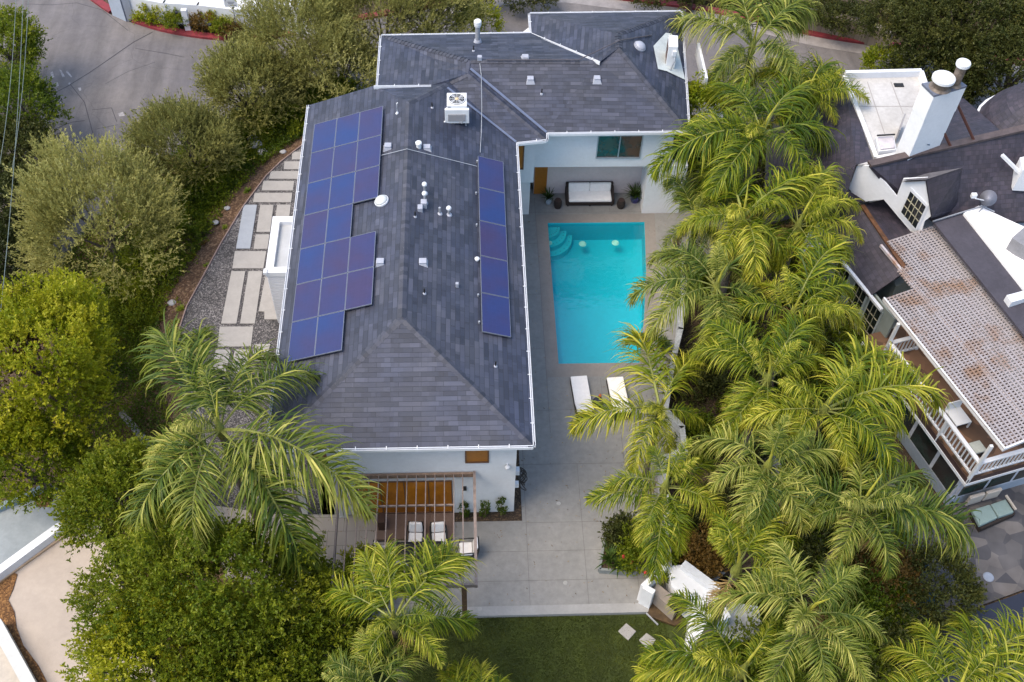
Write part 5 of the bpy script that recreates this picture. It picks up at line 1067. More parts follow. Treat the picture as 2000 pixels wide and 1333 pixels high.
lmp = G(528, 20, -1.4); MB().box(lmp.x-.22, lmp.x+.22, lmp.y-.3, lmp.y-.1, lmp.z-.55, lmp.z+.2).build('wall_vent', M('dark_vent', (.08, .06, .07), .5), w3, bevel=.03)
for x, y in ((345, 26), (410, 50)): q = G(x, y, -1.2); MB().lathe([(.1, 0), (.1, .1)], q, 10).build('wall_hole', black, w3)
pA2 = G(369, 62, ZR); MB().box(pA2.x-.16, pA2.x+.16, pA2.y-.1, pA2.y+.16, ZR, ZR+1.5).build('buttress', trim, w3)
pA2 = G(484, 62, ZR); MB().box(pA2.x-.1, pA2.x+.1, pA2.y-.1, pA2.y+.1, ZR, ZR+.6).build('buttress', trim, w3)
# small notice sign (red top, white board with three short lines)
sg = G(466, 70, ZR); t = thing('notice_sign', 'small white notice board with red top on a thin post by the villa wall', 'sign', sg)
MB().tube([sg, sg+Vector((0, 0, 2.0))], .025, 6).build('post', M('grey_post', (.2, .2, .22), .5), t)
sgo = MB().box(sg.x-.42, sg.x+.30, sg.y-.05, sg.y-.02, ZR+2.0, ZR+2.55).build('board', trim, t)
MB().box(sg.x-.42, sg.x+.30, sg.y-.052, sg.y-.02, ZR+2.551, ZR+2.68).build('header', redm, t)
tx = MB()
for k, (a_, b_2) in enumerate(((-.36, -.30), (-.22, .16), (-.2, .1), (-.12, .22))): tx.box(sg.x+a_, sg.x+b_2, sg.y-.056, sg.y-.051, ZR+2.40-k*.1, ZR+2.43-k*.1)
tx.build('lettering', M('sign_ink', (.05, .05, .09), .6), sgo)
# lamp-pole behind the roof
po = G(1345, 25, ZR); t = thing('utility_pole', 'brown wooden utility pole behind the rear roof corner', 'pole', po); MB().tube([po-Vector((0, 0, .1)), po+Vector((0, 0, 9))], [.17, .12], 10).build('shaft', M('pole_brown', (.10, .06, .04), .8, .2, 5), t)
# stone wall on the far side right
stn = tiles('stone_wall_blocks', (.26, .22, .18), (.18, .15, .12), .5, .22)
sA = [G(x, y, -1.2) for x, y in ((1500, 12), (1590, 22), (1680, 40), (1745, 62))]; mb = MB()
for a, b2 in zip(sA, sA[1:]): a = a.copy(); b2 = b2.copy(); a.z = b2.z = -1.85; mb.bar(a, b2, .5, 1.3)
o = mb.build('stone_wall', stn); tag(o, 'tan stone retaining wall across the road behind shrubs', 'wall')
# overhead cables top-left
for (x0_, y0_, x1_, y1_, lab) in ((32, -30, -2, 330, 'leftmost overhead cable crossing the upper left corner'), (46, -30, 0, 620, 'middle overhead cable crossing the upper left corner'), (56, -30, 24, 330, 'rightmost thin overhead cable at the upper left corner')):
    A_c, B_c = G(x0_, y0_, 6), G(x1_, y1_, 5); pts = [A_c.lerp(B_c, f) - Vector((0, 0, .35*4*f*(1-f))) for f in [k/12 for k in range(13)]]
    o = MB().tube(pts, .013, 5).build('cable', M('cable_grey', (.16, .20, .19), .5)); tag(o, lab, 'cable')
# ================================================================ VEGETATION
rg = np.random.default_rng(11)
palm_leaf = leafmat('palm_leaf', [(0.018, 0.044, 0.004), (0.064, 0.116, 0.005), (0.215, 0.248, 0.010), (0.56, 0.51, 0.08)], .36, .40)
palm_rib = M('palm_rib', (0.22, 0.24, 0.05), .6, .2, 3)
barkm = M('palm_bark', (0.16, 0.135, 0.11), .9, .3, 6, .6, 14)
def frond(L, e0, bend, n, ll, seed, twist=0.0):
    """arching feather frond along +X; returns V,F,tone for leaflets"""
    g = np.random.default_rng(seed); N = 40; s = np.linspace(0, 1, N); e = e0 - bend*s**1.25; ds = L/(N-1)
    x = np.concatenate([[0], np.cumsum(np.cos(e[:-1])*ds)]); z = np.concatenate([[0], np.cumsum(np.sin(e[:-1])*ds)]); y = twist*x*x*.06
    C = np.stack([x, y, z], 1)
    t = np.concatenate([np.linspace(.14, 1, n)]*2); t = np.clip(t + g.normal(0, .004, len(t)), .12, .995); side = np.repeat([1, -1], n)
    idx = t*(N-1); i0 = np.clip(idx.astype(int), 0, N-2); f = (idx-i0)[:, None]; base = C[i0]*(1-f)+C[i0+1]*f; T = nrm(C[i0+1]-C[i0])
    Y = np.array([0, 1., 0]); Nn = nrm(np.cross(T, np.tile(Y, (len(T), 1)))); Nn = np.where(Nn[:, 2:3] < 0, -Nn, Nn)
    plum = g.choice([-.55, .0, .35, .75], len(t)) + g.normal(0, .25, len(t))
    sweep = 1.32 - .60*t + g.normal(0, .17, len(t)); sweep = np.clip(sweep, .35, 1.5)
    d = (np.cos(sweep)*np.cos(plum*.0))[:, None]*T + (np.sin(sweep)*np.cos(plum)*side)[:, None]*Y + (np.sin(sweep)*np.sin(plum))[:, None]*Nn
    d = nrm(d); ln = 1.18*ll*(np.sin(np.pi*np.clip(t*.86+.14, 0, 1))**.55)*g.uniform(.65, 1.25, len(t)); ln = np.maximum(ln, .12)
    W = .031*g.uniform(.8, 1.25, len(t)); K = 4; pos = base.copy(); dd = d.copy(); pts = [pos.copy()]; droop = g.uniform(1.5, 3.2, len(t))
    for k in range(K):
        pos = pos + dd*(ln/K)[:, None]; pts.append(pos.copy()); dd = nrm(dd + np.array([0, 0, -1.])*(droop*(.16+.16*k))[:, None])
    wd = nrm(np.cross(d, Nn + g.normal(0, .45, Nn.shape)))
    prof = (.55, 1., .95, .62, .06); V = np.zeros((len(t), 10, 3))
    for k in range(5): V[:, 2*k] = pts[k] + wd*(W*prof[k]/2)[:, None]; V[:, 2*k+1] = pts[k] - wd*(W*prof[k]/2)[:, None]
    V = V.reshape(-1, 3); b = (np.arange(len(t))*10)[:, None]
    F = np.concatenate([b+np.array([[2*k, 2*k+2, 2*k+3, 2*k+1]]) for k in range(4)], 1).reshape(-1, 4)
    lt = np.clip(.47 + .20*t + g.normal(0, .18, len(t)), 0, 1); tone = (lt[:, None] + np.array([-.08, 0, .06, .18])[None]).reshape(-1)  # yellower towards the tips: sunlit look put into the leaflet tone
    return V, F, np.clip(tone, 0, 1), C
TI = [1]; palm_g = leafmat('palm_leaf_grey', [(0.018, 0.044, 0.007), (0.062, 0.108, 0.013), (0.20, 0.232, 0.030), (0.54, 0.50, 0.13)], .34, .4); palm_l = leafmat('palm_leaf_lime', [(0.022, 0.052, 0.004), (0.080, 0.134, 0.006), (0.25, 0.275, 0.013), (0.60, 0.54, 0.08)], .36, .4)
FR = []; PROTO = []
specs = [('up', 2.7, 1.20, 1.1, 110, .62), ('high', 3.4, .90, 2.0, 165, .78), ('mid', 3.6, .65, 2.1, 170, .88), ('mid2', 3.6, .45, 1.9, 170, .90), ('low', 3.4, .15, 1.6, 165, .88), ('hang', 3.1, -.25, 1.2, 140, .80)]
for si, (nm, L, e0, bd, n_, ll) in enumerate(specs):
    for v_ in range(4):
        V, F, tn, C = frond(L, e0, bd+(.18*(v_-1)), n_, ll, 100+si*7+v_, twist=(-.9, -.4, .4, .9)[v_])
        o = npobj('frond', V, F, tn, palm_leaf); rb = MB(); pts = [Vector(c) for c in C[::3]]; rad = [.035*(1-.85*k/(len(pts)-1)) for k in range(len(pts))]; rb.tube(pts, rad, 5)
        WORG[o] = Vector((0, 0, 0)); r_o = rb.build('rachis', palm_rib, o); r_o.location = (0, 0, 0)
        o['_k'] = nm; FR.append((si, o.data, r_o.data, Vector(C[-1]))); COL.objects.unlink(o); COL.objects.unlink(r_o); bpy.data.objects.remove(r_o); bpy.data.objects.remove(o)
dryleaf = leafmat('dry_frond_leaf', [(0.10, 0.06, 0.02), (0.25, 0.16, 0.06), (0.42, 0.30, 0.13)], .25)
DRY = []
for f in FR:
    if f[0] == 5: me = f[1].copy(); me.materials[0] = dryleaf; DRY.append((9, me, f[2], f[3]))
def add_frond(t, heart, az, si, scale, tilt=0.0, roll=0.0):
    c = [f for f in FR+DRY if f[0] == si]; f = c[rnd.randrange(len(c))]
    o = bpy.data.objects.new('frond', f[1]); COL.objects.link(o); o.parent = t
    if si != 9 and TI[0] != 1: o.material_slots[0].link = 'OBJECT'; o.material_slots[0].material = (palm_g, palm_leaf, palm_l)[TI[0]]
    o.location = heart - WORG[t] + Vector((math.cos(az)*.12, math.sin(az)*.12, 0)); o.rotation_euler = (roll, -tilt, az); o.scale = (scale,)*3
    r = bpy.data.objects.new('rachis', f[2]); COL.objects.link(r); r.parent = o
    return o
def palm(hx, hy, z, label, tips=(), nfill=8, scale=1.0, ground=-.5, lean=(0, 0), trunk_r=.16, seed=0, group='queen palms', spear=True, up=2, tint=None):
    heart = G(hx, hy, z); base = Vector((heart.x+lean[0], heart.y+lean[1], ground))
    t = thing('palm_tree', label, 'palm tree', base, group); n_ = 9; mid = []
    for k in range(n_+1):
        f = k/n_; p = base.lerp(heart - Vector((0, 0, .15)), f); p += Vector((lean[0], lean[1], 0))*(-.25*math.sin(math.pi*f)); mid.append(p)
    mb = MB(); rr = [trunk_r*(1.25-.5*(k/n_)) for k in range(n_+1)]; mb.tube(mid, rr, 12)
    for k in range(int((heart.z-ground)/.28)):
        f = (k+.5)*.28/(heart.z-ground); j = min(int(f*n_), n_-1); p = mid[j].lerp(mid[j+1], f*n_-j); r0 = trunk_r*(1.25-.5*f)
        mb.tube([p, p+Vector((0, 0, .04))], [r0*1.04, r0*1.03], 12, cap=False)
    mb.build('trunk', barkm, t, smooth=True)
    cs = MB(); cs.lathe([(trunk_r*.8, -.5), (trunk_r*1.15, -.25), (trunk_r*.95, 0), (trunk_r*.45, .35), (.02, .7)], heart, 10); cs.build('crownshaft', M('crownshaft_green', (.24, .26, .05), .5, .2, 3), t)
    TI[0] = rnd.choice([0, 1, 1, 2, 2]) if tint is None else tint; used = []; nfill = int(nfill*.45+.4)
    if seed != 1: tips = tips[:6]
    for (tx, ty) in tips:
        si = rnd.choice([2, 3, 3, 4]); sc_ = 1.0; c = [f for f in FR if f[0] == si][0][3]; r0 = math.hypot(c.x, c.y)
        for it in range(4):
            tip = G(tx, ty, heart.z + c.z*sc_ - .25); d = tip-heart; sc_ = min(max(math.hypot(d.x, d.y)/r0, .55), 1.75)
        az = math.atan2(d.y, d.x); used.append(az); add_frond(t, heart, az, si, sc_, tilt=rnd.uniform(-.06, .06), roll=rnd.uniform(-.15, .15))
    k = 0; tries = 0; az = rnd.random()*6.28
    while k < nfill and tries < 200:
        tries += 1; az += 2.39996
        if tries < 60 and any(abs((az-u+math.pi) % (2*math.pi)-math.pi) < .30 for u in used): continue
        si = rnd.choice([1, 2, 3, 4, 5]); add_frond(t, heart, az, si, scale*rnd.uniform(.85, 1.08), tilt=rnd.uniform(-.1, .1), roll=rnd.uniform(-.2, .2)); k += 1
    for k in range(rnd.choice([0, 1, 1, 2])): add_frond(t, heart-Vector((0, 0, .15)), rnd.random()*6.28, 9, scale*rnd.uniform(.7, .9), tilt=-.5)
    for k in range(up): add_frond(t, heart + Vector((0, 0, .1)), rnd.random()*6.28, 0, scale*rnd.uniform(.55, .85), tilt=rnd.uniform(-.1, .2))
    if spear:
        sp = MB(); a = rnd.random()*6.28; sp.tube([heart, heart+Vector((.1*math.cos(a), .1*math.sin(a), .9*scale)), heart+Vector((.35*math.cos(a), .35*math.sin(a), 1.7*scale))], [.05, .045, .01], 6); sp.build('spear_leaf', M('spear_yellow', (.42, .40, .05), .5, .15, 3), t)
    return t
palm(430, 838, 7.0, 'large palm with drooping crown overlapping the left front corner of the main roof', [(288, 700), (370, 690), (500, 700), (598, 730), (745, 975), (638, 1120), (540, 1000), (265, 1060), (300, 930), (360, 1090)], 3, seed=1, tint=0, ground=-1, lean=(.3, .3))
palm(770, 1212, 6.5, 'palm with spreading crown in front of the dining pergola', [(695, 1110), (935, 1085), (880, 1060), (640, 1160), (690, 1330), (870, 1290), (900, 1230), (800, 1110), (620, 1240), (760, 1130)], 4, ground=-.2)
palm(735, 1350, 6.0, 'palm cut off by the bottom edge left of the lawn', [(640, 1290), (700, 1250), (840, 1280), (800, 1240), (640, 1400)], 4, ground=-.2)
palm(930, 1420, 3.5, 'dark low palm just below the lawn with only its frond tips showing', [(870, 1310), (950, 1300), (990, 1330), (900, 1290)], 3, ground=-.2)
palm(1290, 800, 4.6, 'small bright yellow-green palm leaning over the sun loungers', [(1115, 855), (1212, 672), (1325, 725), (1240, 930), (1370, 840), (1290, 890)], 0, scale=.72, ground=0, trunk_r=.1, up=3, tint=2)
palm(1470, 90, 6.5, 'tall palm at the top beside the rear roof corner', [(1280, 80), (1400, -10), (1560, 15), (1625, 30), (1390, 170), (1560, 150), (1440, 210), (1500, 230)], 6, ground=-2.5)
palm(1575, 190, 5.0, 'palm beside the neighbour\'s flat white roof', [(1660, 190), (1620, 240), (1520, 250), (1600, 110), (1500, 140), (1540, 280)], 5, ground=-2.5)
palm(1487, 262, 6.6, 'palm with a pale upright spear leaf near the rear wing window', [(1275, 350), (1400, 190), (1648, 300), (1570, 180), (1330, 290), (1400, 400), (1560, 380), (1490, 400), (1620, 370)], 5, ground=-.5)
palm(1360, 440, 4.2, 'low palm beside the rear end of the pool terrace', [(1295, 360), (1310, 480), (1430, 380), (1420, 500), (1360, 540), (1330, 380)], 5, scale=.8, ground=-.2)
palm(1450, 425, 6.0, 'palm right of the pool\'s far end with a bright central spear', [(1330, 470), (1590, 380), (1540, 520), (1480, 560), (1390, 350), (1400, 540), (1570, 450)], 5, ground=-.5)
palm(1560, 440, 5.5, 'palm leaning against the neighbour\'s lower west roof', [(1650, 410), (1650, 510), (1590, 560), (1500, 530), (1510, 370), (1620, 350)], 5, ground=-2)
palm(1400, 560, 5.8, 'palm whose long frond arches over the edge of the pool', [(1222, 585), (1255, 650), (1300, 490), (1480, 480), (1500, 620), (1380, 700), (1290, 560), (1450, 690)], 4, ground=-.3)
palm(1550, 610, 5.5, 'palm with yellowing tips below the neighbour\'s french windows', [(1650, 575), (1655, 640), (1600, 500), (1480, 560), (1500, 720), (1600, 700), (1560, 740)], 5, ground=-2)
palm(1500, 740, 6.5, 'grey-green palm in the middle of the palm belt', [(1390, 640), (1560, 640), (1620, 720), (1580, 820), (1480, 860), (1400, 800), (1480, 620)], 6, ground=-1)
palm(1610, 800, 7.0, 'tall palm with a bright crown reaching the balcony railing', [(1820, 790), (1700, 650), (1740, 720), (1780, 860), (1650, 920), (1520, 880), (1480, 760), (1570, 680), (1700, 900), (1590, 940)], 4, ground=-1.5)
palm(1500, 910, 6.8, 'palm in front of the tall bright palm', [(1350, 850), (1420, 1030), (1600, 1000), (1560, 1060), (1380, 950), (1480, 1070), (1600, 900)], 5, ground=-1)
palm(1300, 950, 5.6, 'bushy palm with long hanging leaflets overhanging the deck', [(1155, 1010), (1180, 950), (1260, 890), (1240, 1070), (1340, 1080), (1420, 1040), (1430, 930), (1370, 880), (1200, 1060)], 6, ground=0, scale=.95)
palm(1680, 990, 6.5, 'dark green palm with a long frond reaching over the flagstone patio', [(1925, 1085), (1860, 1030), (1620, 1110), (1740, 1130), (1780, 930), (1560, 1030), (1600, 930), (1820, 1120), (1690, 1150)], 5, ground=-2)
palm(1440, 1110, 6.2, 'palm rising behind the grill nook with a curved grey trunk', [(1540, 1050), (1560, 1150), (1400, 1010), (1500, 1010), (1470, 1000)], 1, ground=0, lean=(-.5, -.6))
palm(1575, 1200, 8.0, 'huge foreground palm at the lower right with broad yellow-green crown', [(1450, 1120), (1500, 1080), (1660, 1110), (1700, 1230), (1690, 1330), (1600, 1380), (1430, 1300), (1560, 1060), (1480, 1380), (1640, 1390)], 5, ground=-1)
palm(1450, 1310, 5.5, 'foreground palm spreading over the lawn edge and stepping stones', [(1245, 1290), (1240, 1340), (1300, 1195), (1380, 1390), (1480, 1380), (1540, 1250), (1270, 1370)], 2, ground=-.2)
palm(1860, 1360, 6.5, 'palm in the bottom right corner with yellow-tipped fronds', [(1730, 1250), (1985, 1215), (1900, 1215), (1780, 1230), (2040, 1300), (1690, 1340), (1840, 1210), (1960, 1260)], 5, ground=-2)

# broadleaf crowns ---------------------------------------------------
lm_olive = leafmat('olive_leaf', [(0.050, 0.056, 0.014), (0.175, 0.178, 0.048), (0.36, 0.345, 0.105), (0.54, 0.50, 0.19)], .4, .55)
lm_bright = leafmat('bright_leaf', [(0.045, 0.080, 0.005), (0.135, 0.190, 0.008), (0.29, 0.315, 0.013), (0.46, 0.43, 0.03)], .42, .45)
lm_green = leafmat('hedge_leaf', [(0.030, 0.056, 0.005), (0.088, 0.136, 0.009), (0.195, 0.228, 0.014), (0.36, 0.34, 0.03)], .4, .45)
lm_dark = leafmat('dark_tree_leaf', [(0.018, 0.026, 0.006), (0.042, 0.054, 0.012), (0.085, 0.092, 0.020), (0.16, 0.145, 0.035)], .25, .5)
lm_rust = leafmat('rusty_leaf', [(0.05, 0.035, 0.01), (0.14, 0.085, 0.02), (0.30, 0.17, 0.04)], .3, .5)
def crown(c, R, ncl, nsh, nl, L, W, rg, shoot=.4, upb=.4, clr=.55, spread=.8, flat=-.35, core=.0, lobes=1.0):
    """clusters of leafy shoots over a lumpy ellipsoid"""
    R = np.array(R, float); d = rg.normal(size=(ncl*3, 3)); d = nrm(d); d = d[d[:, 2] > flat][:ncl]; ncl = len(d)
    bumps = nrm(rg.normal(size=(7, 3))); amp = rg.uniform(-.35, .40, 7)*lobes; lob = 1 + (np.maximum(d@bumps.T, 0)**3 @ amp)
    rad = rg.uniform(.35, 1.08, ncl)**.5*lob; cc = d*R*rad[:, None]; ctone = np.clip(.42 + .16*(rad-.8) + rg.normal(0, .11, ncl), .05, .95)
    k = np.repeat(np.arange(ncl), nsh); sb = cc[k] + nrm(rg.normal(size=(len(k), 3)))*(clr*rg.uniform(0, 1, len(k))**.5)[:, None]*np.array([1, 1, .8])
    out = nrm(sb/R); sd_ = nrm(out*.8 + np.array([0, 0, upb]) + rg.normal(0, .45, (len(k), 3)))
    kk = np.repeat(np.arange(len(k)), nl); f = rg.uniform(.1, 1, len(kk)); lb = sb[kk] + sd_[kk]*(f*shoot)[:, None]; ld = nrm(sd_[kk] + rg.normal(0, spread, (len(kk), 3)))
    V, F = diamonds(lb, ld, L*rg.uniform(.7, 1.2, len(kk)), W*rg.uniform(.8, 1.2, len(kk)), rg)
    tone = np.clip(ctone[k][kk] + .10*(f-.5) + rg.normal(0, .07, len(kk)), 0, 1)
    return V + np.array(c), F, tone, cc + np.array(c)
def tree(px, py, z, R, label, cat, mat, ncl, nsh, nl, L, W, ground=-2.5, name='tree', group=None, trunk=True, seed=0, shade=0, **kw):
    g = np.random.default_rng(seed*31+int(px)*7+int(py)); c = G(px, py, z); base = Vector((c.x, c.y, ground)); t = thing(name, label, cat, base, group)
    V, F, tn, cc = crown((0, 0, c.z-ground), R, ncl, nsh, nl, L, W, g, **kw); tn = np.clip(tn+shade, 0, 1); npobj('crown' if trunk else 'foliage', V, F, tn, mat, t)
    if trunk:
        mb = MB(); h = c.z-ground; top = base + Vector((.1, .1, h*.75)); mb.tube([base-Vector((0, 0, .2)), base.lerp(top, .5)+Vector((.12, -.1, 0)), top], [.2+.03*R[0], .15+.02*R[0], .1], 9)
        for k in g.choice(len(cc), min(12, len(cc)), replace=False):
            e = base + Vector(cc[k]); s_ = base.lerp(top, g.uniform(.5, 1)); mb.tube([s_, s_.lerp(e, .5)+Vector((0, 0, .15)), s_.lerp(e, .9)], [.075, .045, .015], 6)
        mb.build('trunk', M('tree_bark', (.13, .105, .085), .9, .3, 8, .5, 20), t)
    return t
O = dict(upb=.9, spread=.36, shoot=.75, clr=.62, lobes=1.7)
# olive trees along the road side, near to far
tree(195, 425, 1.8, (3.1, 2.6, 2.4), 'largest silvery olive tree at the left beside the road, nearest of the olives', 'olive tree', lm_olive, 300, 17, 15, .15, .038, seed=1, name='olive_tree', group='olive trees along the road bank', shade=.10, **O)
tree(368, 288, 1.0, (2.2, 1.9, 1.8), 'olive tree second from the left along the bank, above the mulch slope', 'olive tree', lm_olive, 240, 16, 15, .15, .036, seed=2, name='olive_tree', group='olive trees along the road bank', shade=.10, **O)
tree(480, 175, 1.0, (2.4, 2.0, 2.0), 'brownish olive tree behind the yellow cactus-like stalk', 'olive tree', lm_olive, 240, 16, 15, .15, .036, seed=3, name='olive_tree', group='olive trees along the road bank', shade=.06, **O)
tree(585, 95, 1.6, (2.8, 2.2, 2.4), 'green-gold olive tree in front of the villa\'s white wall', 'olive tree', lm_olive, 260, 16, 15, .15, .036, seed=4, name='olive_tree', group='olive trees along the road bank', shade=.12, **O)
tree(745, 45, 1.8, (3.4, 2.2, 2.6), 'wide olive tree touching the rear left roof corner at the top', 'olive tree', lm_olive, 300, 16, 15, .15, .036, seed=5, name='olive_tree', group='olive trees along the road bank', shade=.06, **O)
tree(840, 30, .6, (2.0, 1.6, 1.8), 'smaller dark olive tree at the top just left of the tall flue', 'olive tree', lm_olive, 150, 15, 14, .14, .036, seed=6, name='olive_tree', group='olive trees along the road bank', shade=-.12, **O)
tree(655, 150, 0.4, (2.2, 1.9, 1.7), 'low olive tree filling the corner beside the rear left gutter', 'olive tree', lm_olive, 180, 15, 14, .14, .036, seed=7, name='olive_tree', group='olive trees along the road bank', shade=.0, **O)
# bright leafy trees
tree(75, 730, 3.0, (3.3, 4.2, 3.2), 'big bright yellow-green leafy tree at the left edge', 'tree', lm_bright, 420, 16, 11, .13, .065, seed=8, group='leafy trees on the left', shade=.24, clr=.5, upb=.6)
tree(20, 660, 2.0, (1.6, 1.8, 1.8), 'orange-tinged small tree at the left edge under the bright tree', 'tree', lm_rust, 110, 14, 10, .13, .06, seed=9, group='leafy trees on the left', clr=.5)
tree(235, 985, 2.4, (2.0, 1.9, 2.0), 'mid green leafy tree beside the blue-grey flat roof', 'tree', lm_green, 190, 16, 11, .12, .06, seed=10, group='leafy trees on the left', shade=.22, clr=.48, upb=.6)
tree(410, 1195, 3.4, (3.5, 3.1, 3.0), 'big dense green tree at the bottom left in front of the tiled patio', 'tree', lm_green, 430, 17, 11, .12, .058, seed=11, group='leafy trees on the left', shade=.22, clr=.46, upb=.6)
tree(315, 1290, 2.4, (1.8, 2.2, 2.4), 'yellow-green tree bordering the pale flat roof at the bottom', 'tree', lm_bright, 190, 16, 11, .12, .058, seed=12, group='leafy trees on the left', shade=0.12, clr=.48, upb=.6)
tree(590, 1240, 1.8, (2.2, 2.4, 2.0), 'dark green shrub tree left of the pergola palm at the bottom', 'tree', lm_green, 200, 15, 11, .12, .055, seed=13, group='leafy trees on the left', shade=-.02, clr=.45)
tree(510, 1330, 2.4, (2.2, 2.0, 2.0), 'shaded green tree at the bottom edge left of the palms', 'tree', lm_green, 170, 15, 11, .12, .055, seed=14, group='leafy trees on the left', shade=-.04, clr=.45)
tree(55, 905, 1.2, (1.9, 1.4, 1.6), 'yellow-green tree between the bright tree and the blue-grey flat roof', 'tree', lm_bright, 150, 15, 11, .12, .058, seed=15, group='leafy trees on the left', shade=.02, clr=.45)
# dark trees top right
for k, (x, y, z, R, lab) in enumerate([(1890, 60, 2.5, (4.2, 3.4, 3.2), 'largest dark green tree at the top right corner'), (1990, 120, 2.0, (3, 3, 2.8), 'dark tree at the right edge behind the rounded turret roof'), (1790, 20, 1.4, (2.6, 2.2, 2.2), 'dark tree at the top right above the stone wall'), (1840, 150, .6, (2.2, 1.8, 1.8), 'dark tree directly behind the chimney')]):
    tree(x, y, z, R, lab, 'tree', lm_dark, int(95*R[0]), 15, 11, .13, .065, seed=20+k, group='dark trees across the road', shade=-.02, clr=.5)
tree(1728, 128, -.6, (1.0, .9, .8), 'small bright yellow-green shrub at the edge of the road by the flat roof', 'shrub', lm_bright, 50, 12, 10, .12, .06, seed=26, name='shrub', trunk=False, shade=.2, clr=.35)
# far left hillside
for k, (x, y, z, R, lab, mt, sh) in enumerate([(15, 95, .2, (1.8, 2.0, 1.8), 'green tree at the upper left edge under the cables', lm_green, .1), (45, 215, 0, (1.6, 1.8, 1.6), 'green roadside tree on the left edge beyond the road cracks', lm_green, 0), (20, 300, -.2, (1.9, 1.8, 1.5), 'brownish shaded tree at the left edge', lm_dark, .05), (25, 410, -.6, (2.2, 2.2, 1.5), 'dark brown-green tree at the left edge below the cables', lm_dark, -.05), (10, 520, -.6, (2.0, 2.0, 1.5), 'dark shaded tree between the left edge and the largest olive tree', lm_dark, -.12)]):
    tree(x, y, z, R, lab, 'tree', mt, int(75*R[0]), 14, 11, .13, .06, seed=30+k, group='roadside trees at the left edge', shade=sh, clr=.5)
# shrubs near the road top
for k, (x, y, z, R, lab, mt, sh) in enumerate([(1645, 40, -1.2, (1.5, 1.1, 1.0), 'rounded shrub in front of the stone wall across the road', lm_dark, .1), (1560, 8, -1.2, (1.6, 1.2, 1.1), 'shrub at the left end of the stone wall across the road', lm_dark, .15), (915, 40, -1.0, (.6, .5, 1.5), 'slim yellow-green sapling behind the flue, left one', lm_bright, .1), (955, 50, -1.2, (.5, .45, 1.0), 'slim yellow-green sapling behind the flue, right one', lm_bright, .08), (1015, -5, -1.6, (2.0, .8, .8), 'low dark shrub beyond the kerb at the top centre', lm_dark, .0), (1300, -10, -1.6, (2.6, 1, .8), 'dry dark shrub beyond the kerb near the pole', lm_dark, .05)]):
    tree(x, y, z, R, lab, 'shrub', mt, max(22, int(60*R[0]*R[2])), 12, 10, .11, .055, seed=40+k, name='shrub', trunk=False, shade=sh, clr=.32, group='shrubs by the rear road')
VP = [(292, 28, .45, 'leftmost low bush against the villa wall', lm_bright, .1), (324, 30, .5, 'tall yellow-green bush against the villa wall', lm_bright, .15), (345, 44, .45, 'dull green bush left of the white buttress', lm_green, .05), (395, 46, .4, 'reddish tinged bush right of the white buttress', lm_rust, .1), (415, 40, .5, 'bright green triangular bush against the villa wall', lm_bright, .1), (437, 58, .4, 'low green bush under the notice sign', lm_green, .1), (458, 66, .4, 'low rusty bush at the end of the red kerb', lm_rust, .0)]
for k, (x, y, r, lab, mt, sh) in enumerate(VP): tree(x, y, ZR+.5, (r*1.3, r*.9, r), lab, 'bush', mt, 26, 10, 10, .11, .055, ground=ZR, seed=60+k, name='bush', trunk=False, shade=sh, clr=.22, group='bushes along the villa wall')
# green bank shrubs: individually readable shrubs on the slope towards the olive trees
BS = [(700, 170, -.3, 1.3), (645, 190, -.5, 1.3), (590, 210, -.6, 1.3), (550, 245, -.7, 1.3), (505, 235, -1.0, 1.3), (470, 295, -.9, 1.0), (445, 325, -.8, 1.2), (405, 375, -.8, 1.3), (365, 420, -.9, 1.3), (345, 475, -.8, 1.35), (305, 540, -.9, 1.4), (280, 605, -.9, 1.3), (320, 440, -1.1, 1.3), (410, 290, -1.2, 1.2), (250, 650, -.9, 1.2)]
DESC = ['beside the rear left gutter', 'just left of the rear gutter shrub', 'above the far slabs', 'left of the far tip of the gravel yard', 'behind the white boulders', 'right behind the white boulders', 'up-slope of the upper pale rock', 'left of the upper pale rocks', 'beneath the second olive tree', 'between the largest olive and the mulch', 'beside the largest olive tree\'s right flank', 'above the largest pale rock', 'half under the largest olive tree', 'under the second olive tree\'s near side', 'nearest the bright leafy tree']
for k, ((x, y, z, r), ds) in enumerate(zip(BS, DESC)): tree(x, y, z, (r*1.25, r*1.1, r*.85), 'green bank shrub ' + ds, 'shrub', lm_green, 75, 13, 10, .10, .05, seed=80+k, name='shrub', trunk=False, shade=.03 if k % 3 else .10, clr=.4, group='green shrubs on the bank')
tree(395, 640, -1.4, (1.2, 1.2, .8), 'dark shrub', 'shrub', lm_dark, 8, 8, 8, .1, .05, trunk=False, name='shrub') if False else None
# saguaro-like yellow stalk
p = G(497, 185, -1.0); t = thing('yucca_stalk', 'yellow forked cactus-like stalk rising among the olive trees', 'cactus', p); cy_ = M('cactus_yellow', (.42, .40, .10), .6, .15, 6)
MB().tube([p, p+Vector((0, 0, 1.6)), p+Vector((-.1, .05, 2.9))], [.11, .12, .09], 8).build('stem', cy_, t); MB().tube([p+Vector((0, 0, 1.3)), p+Vector((-.45, 0, 1.6)), p+Vector((-.55, .05, 2.3))], [.07, .08, .05], 8).build('arm', cy_, t); MB().tube([p+Vector((0, 0, 1.6)), p+Vector((.25, .05, 1.9)), p+Vector((.28, .05, 2.4))], [.06, .07, .04], 8).build('arm', cy_, t)
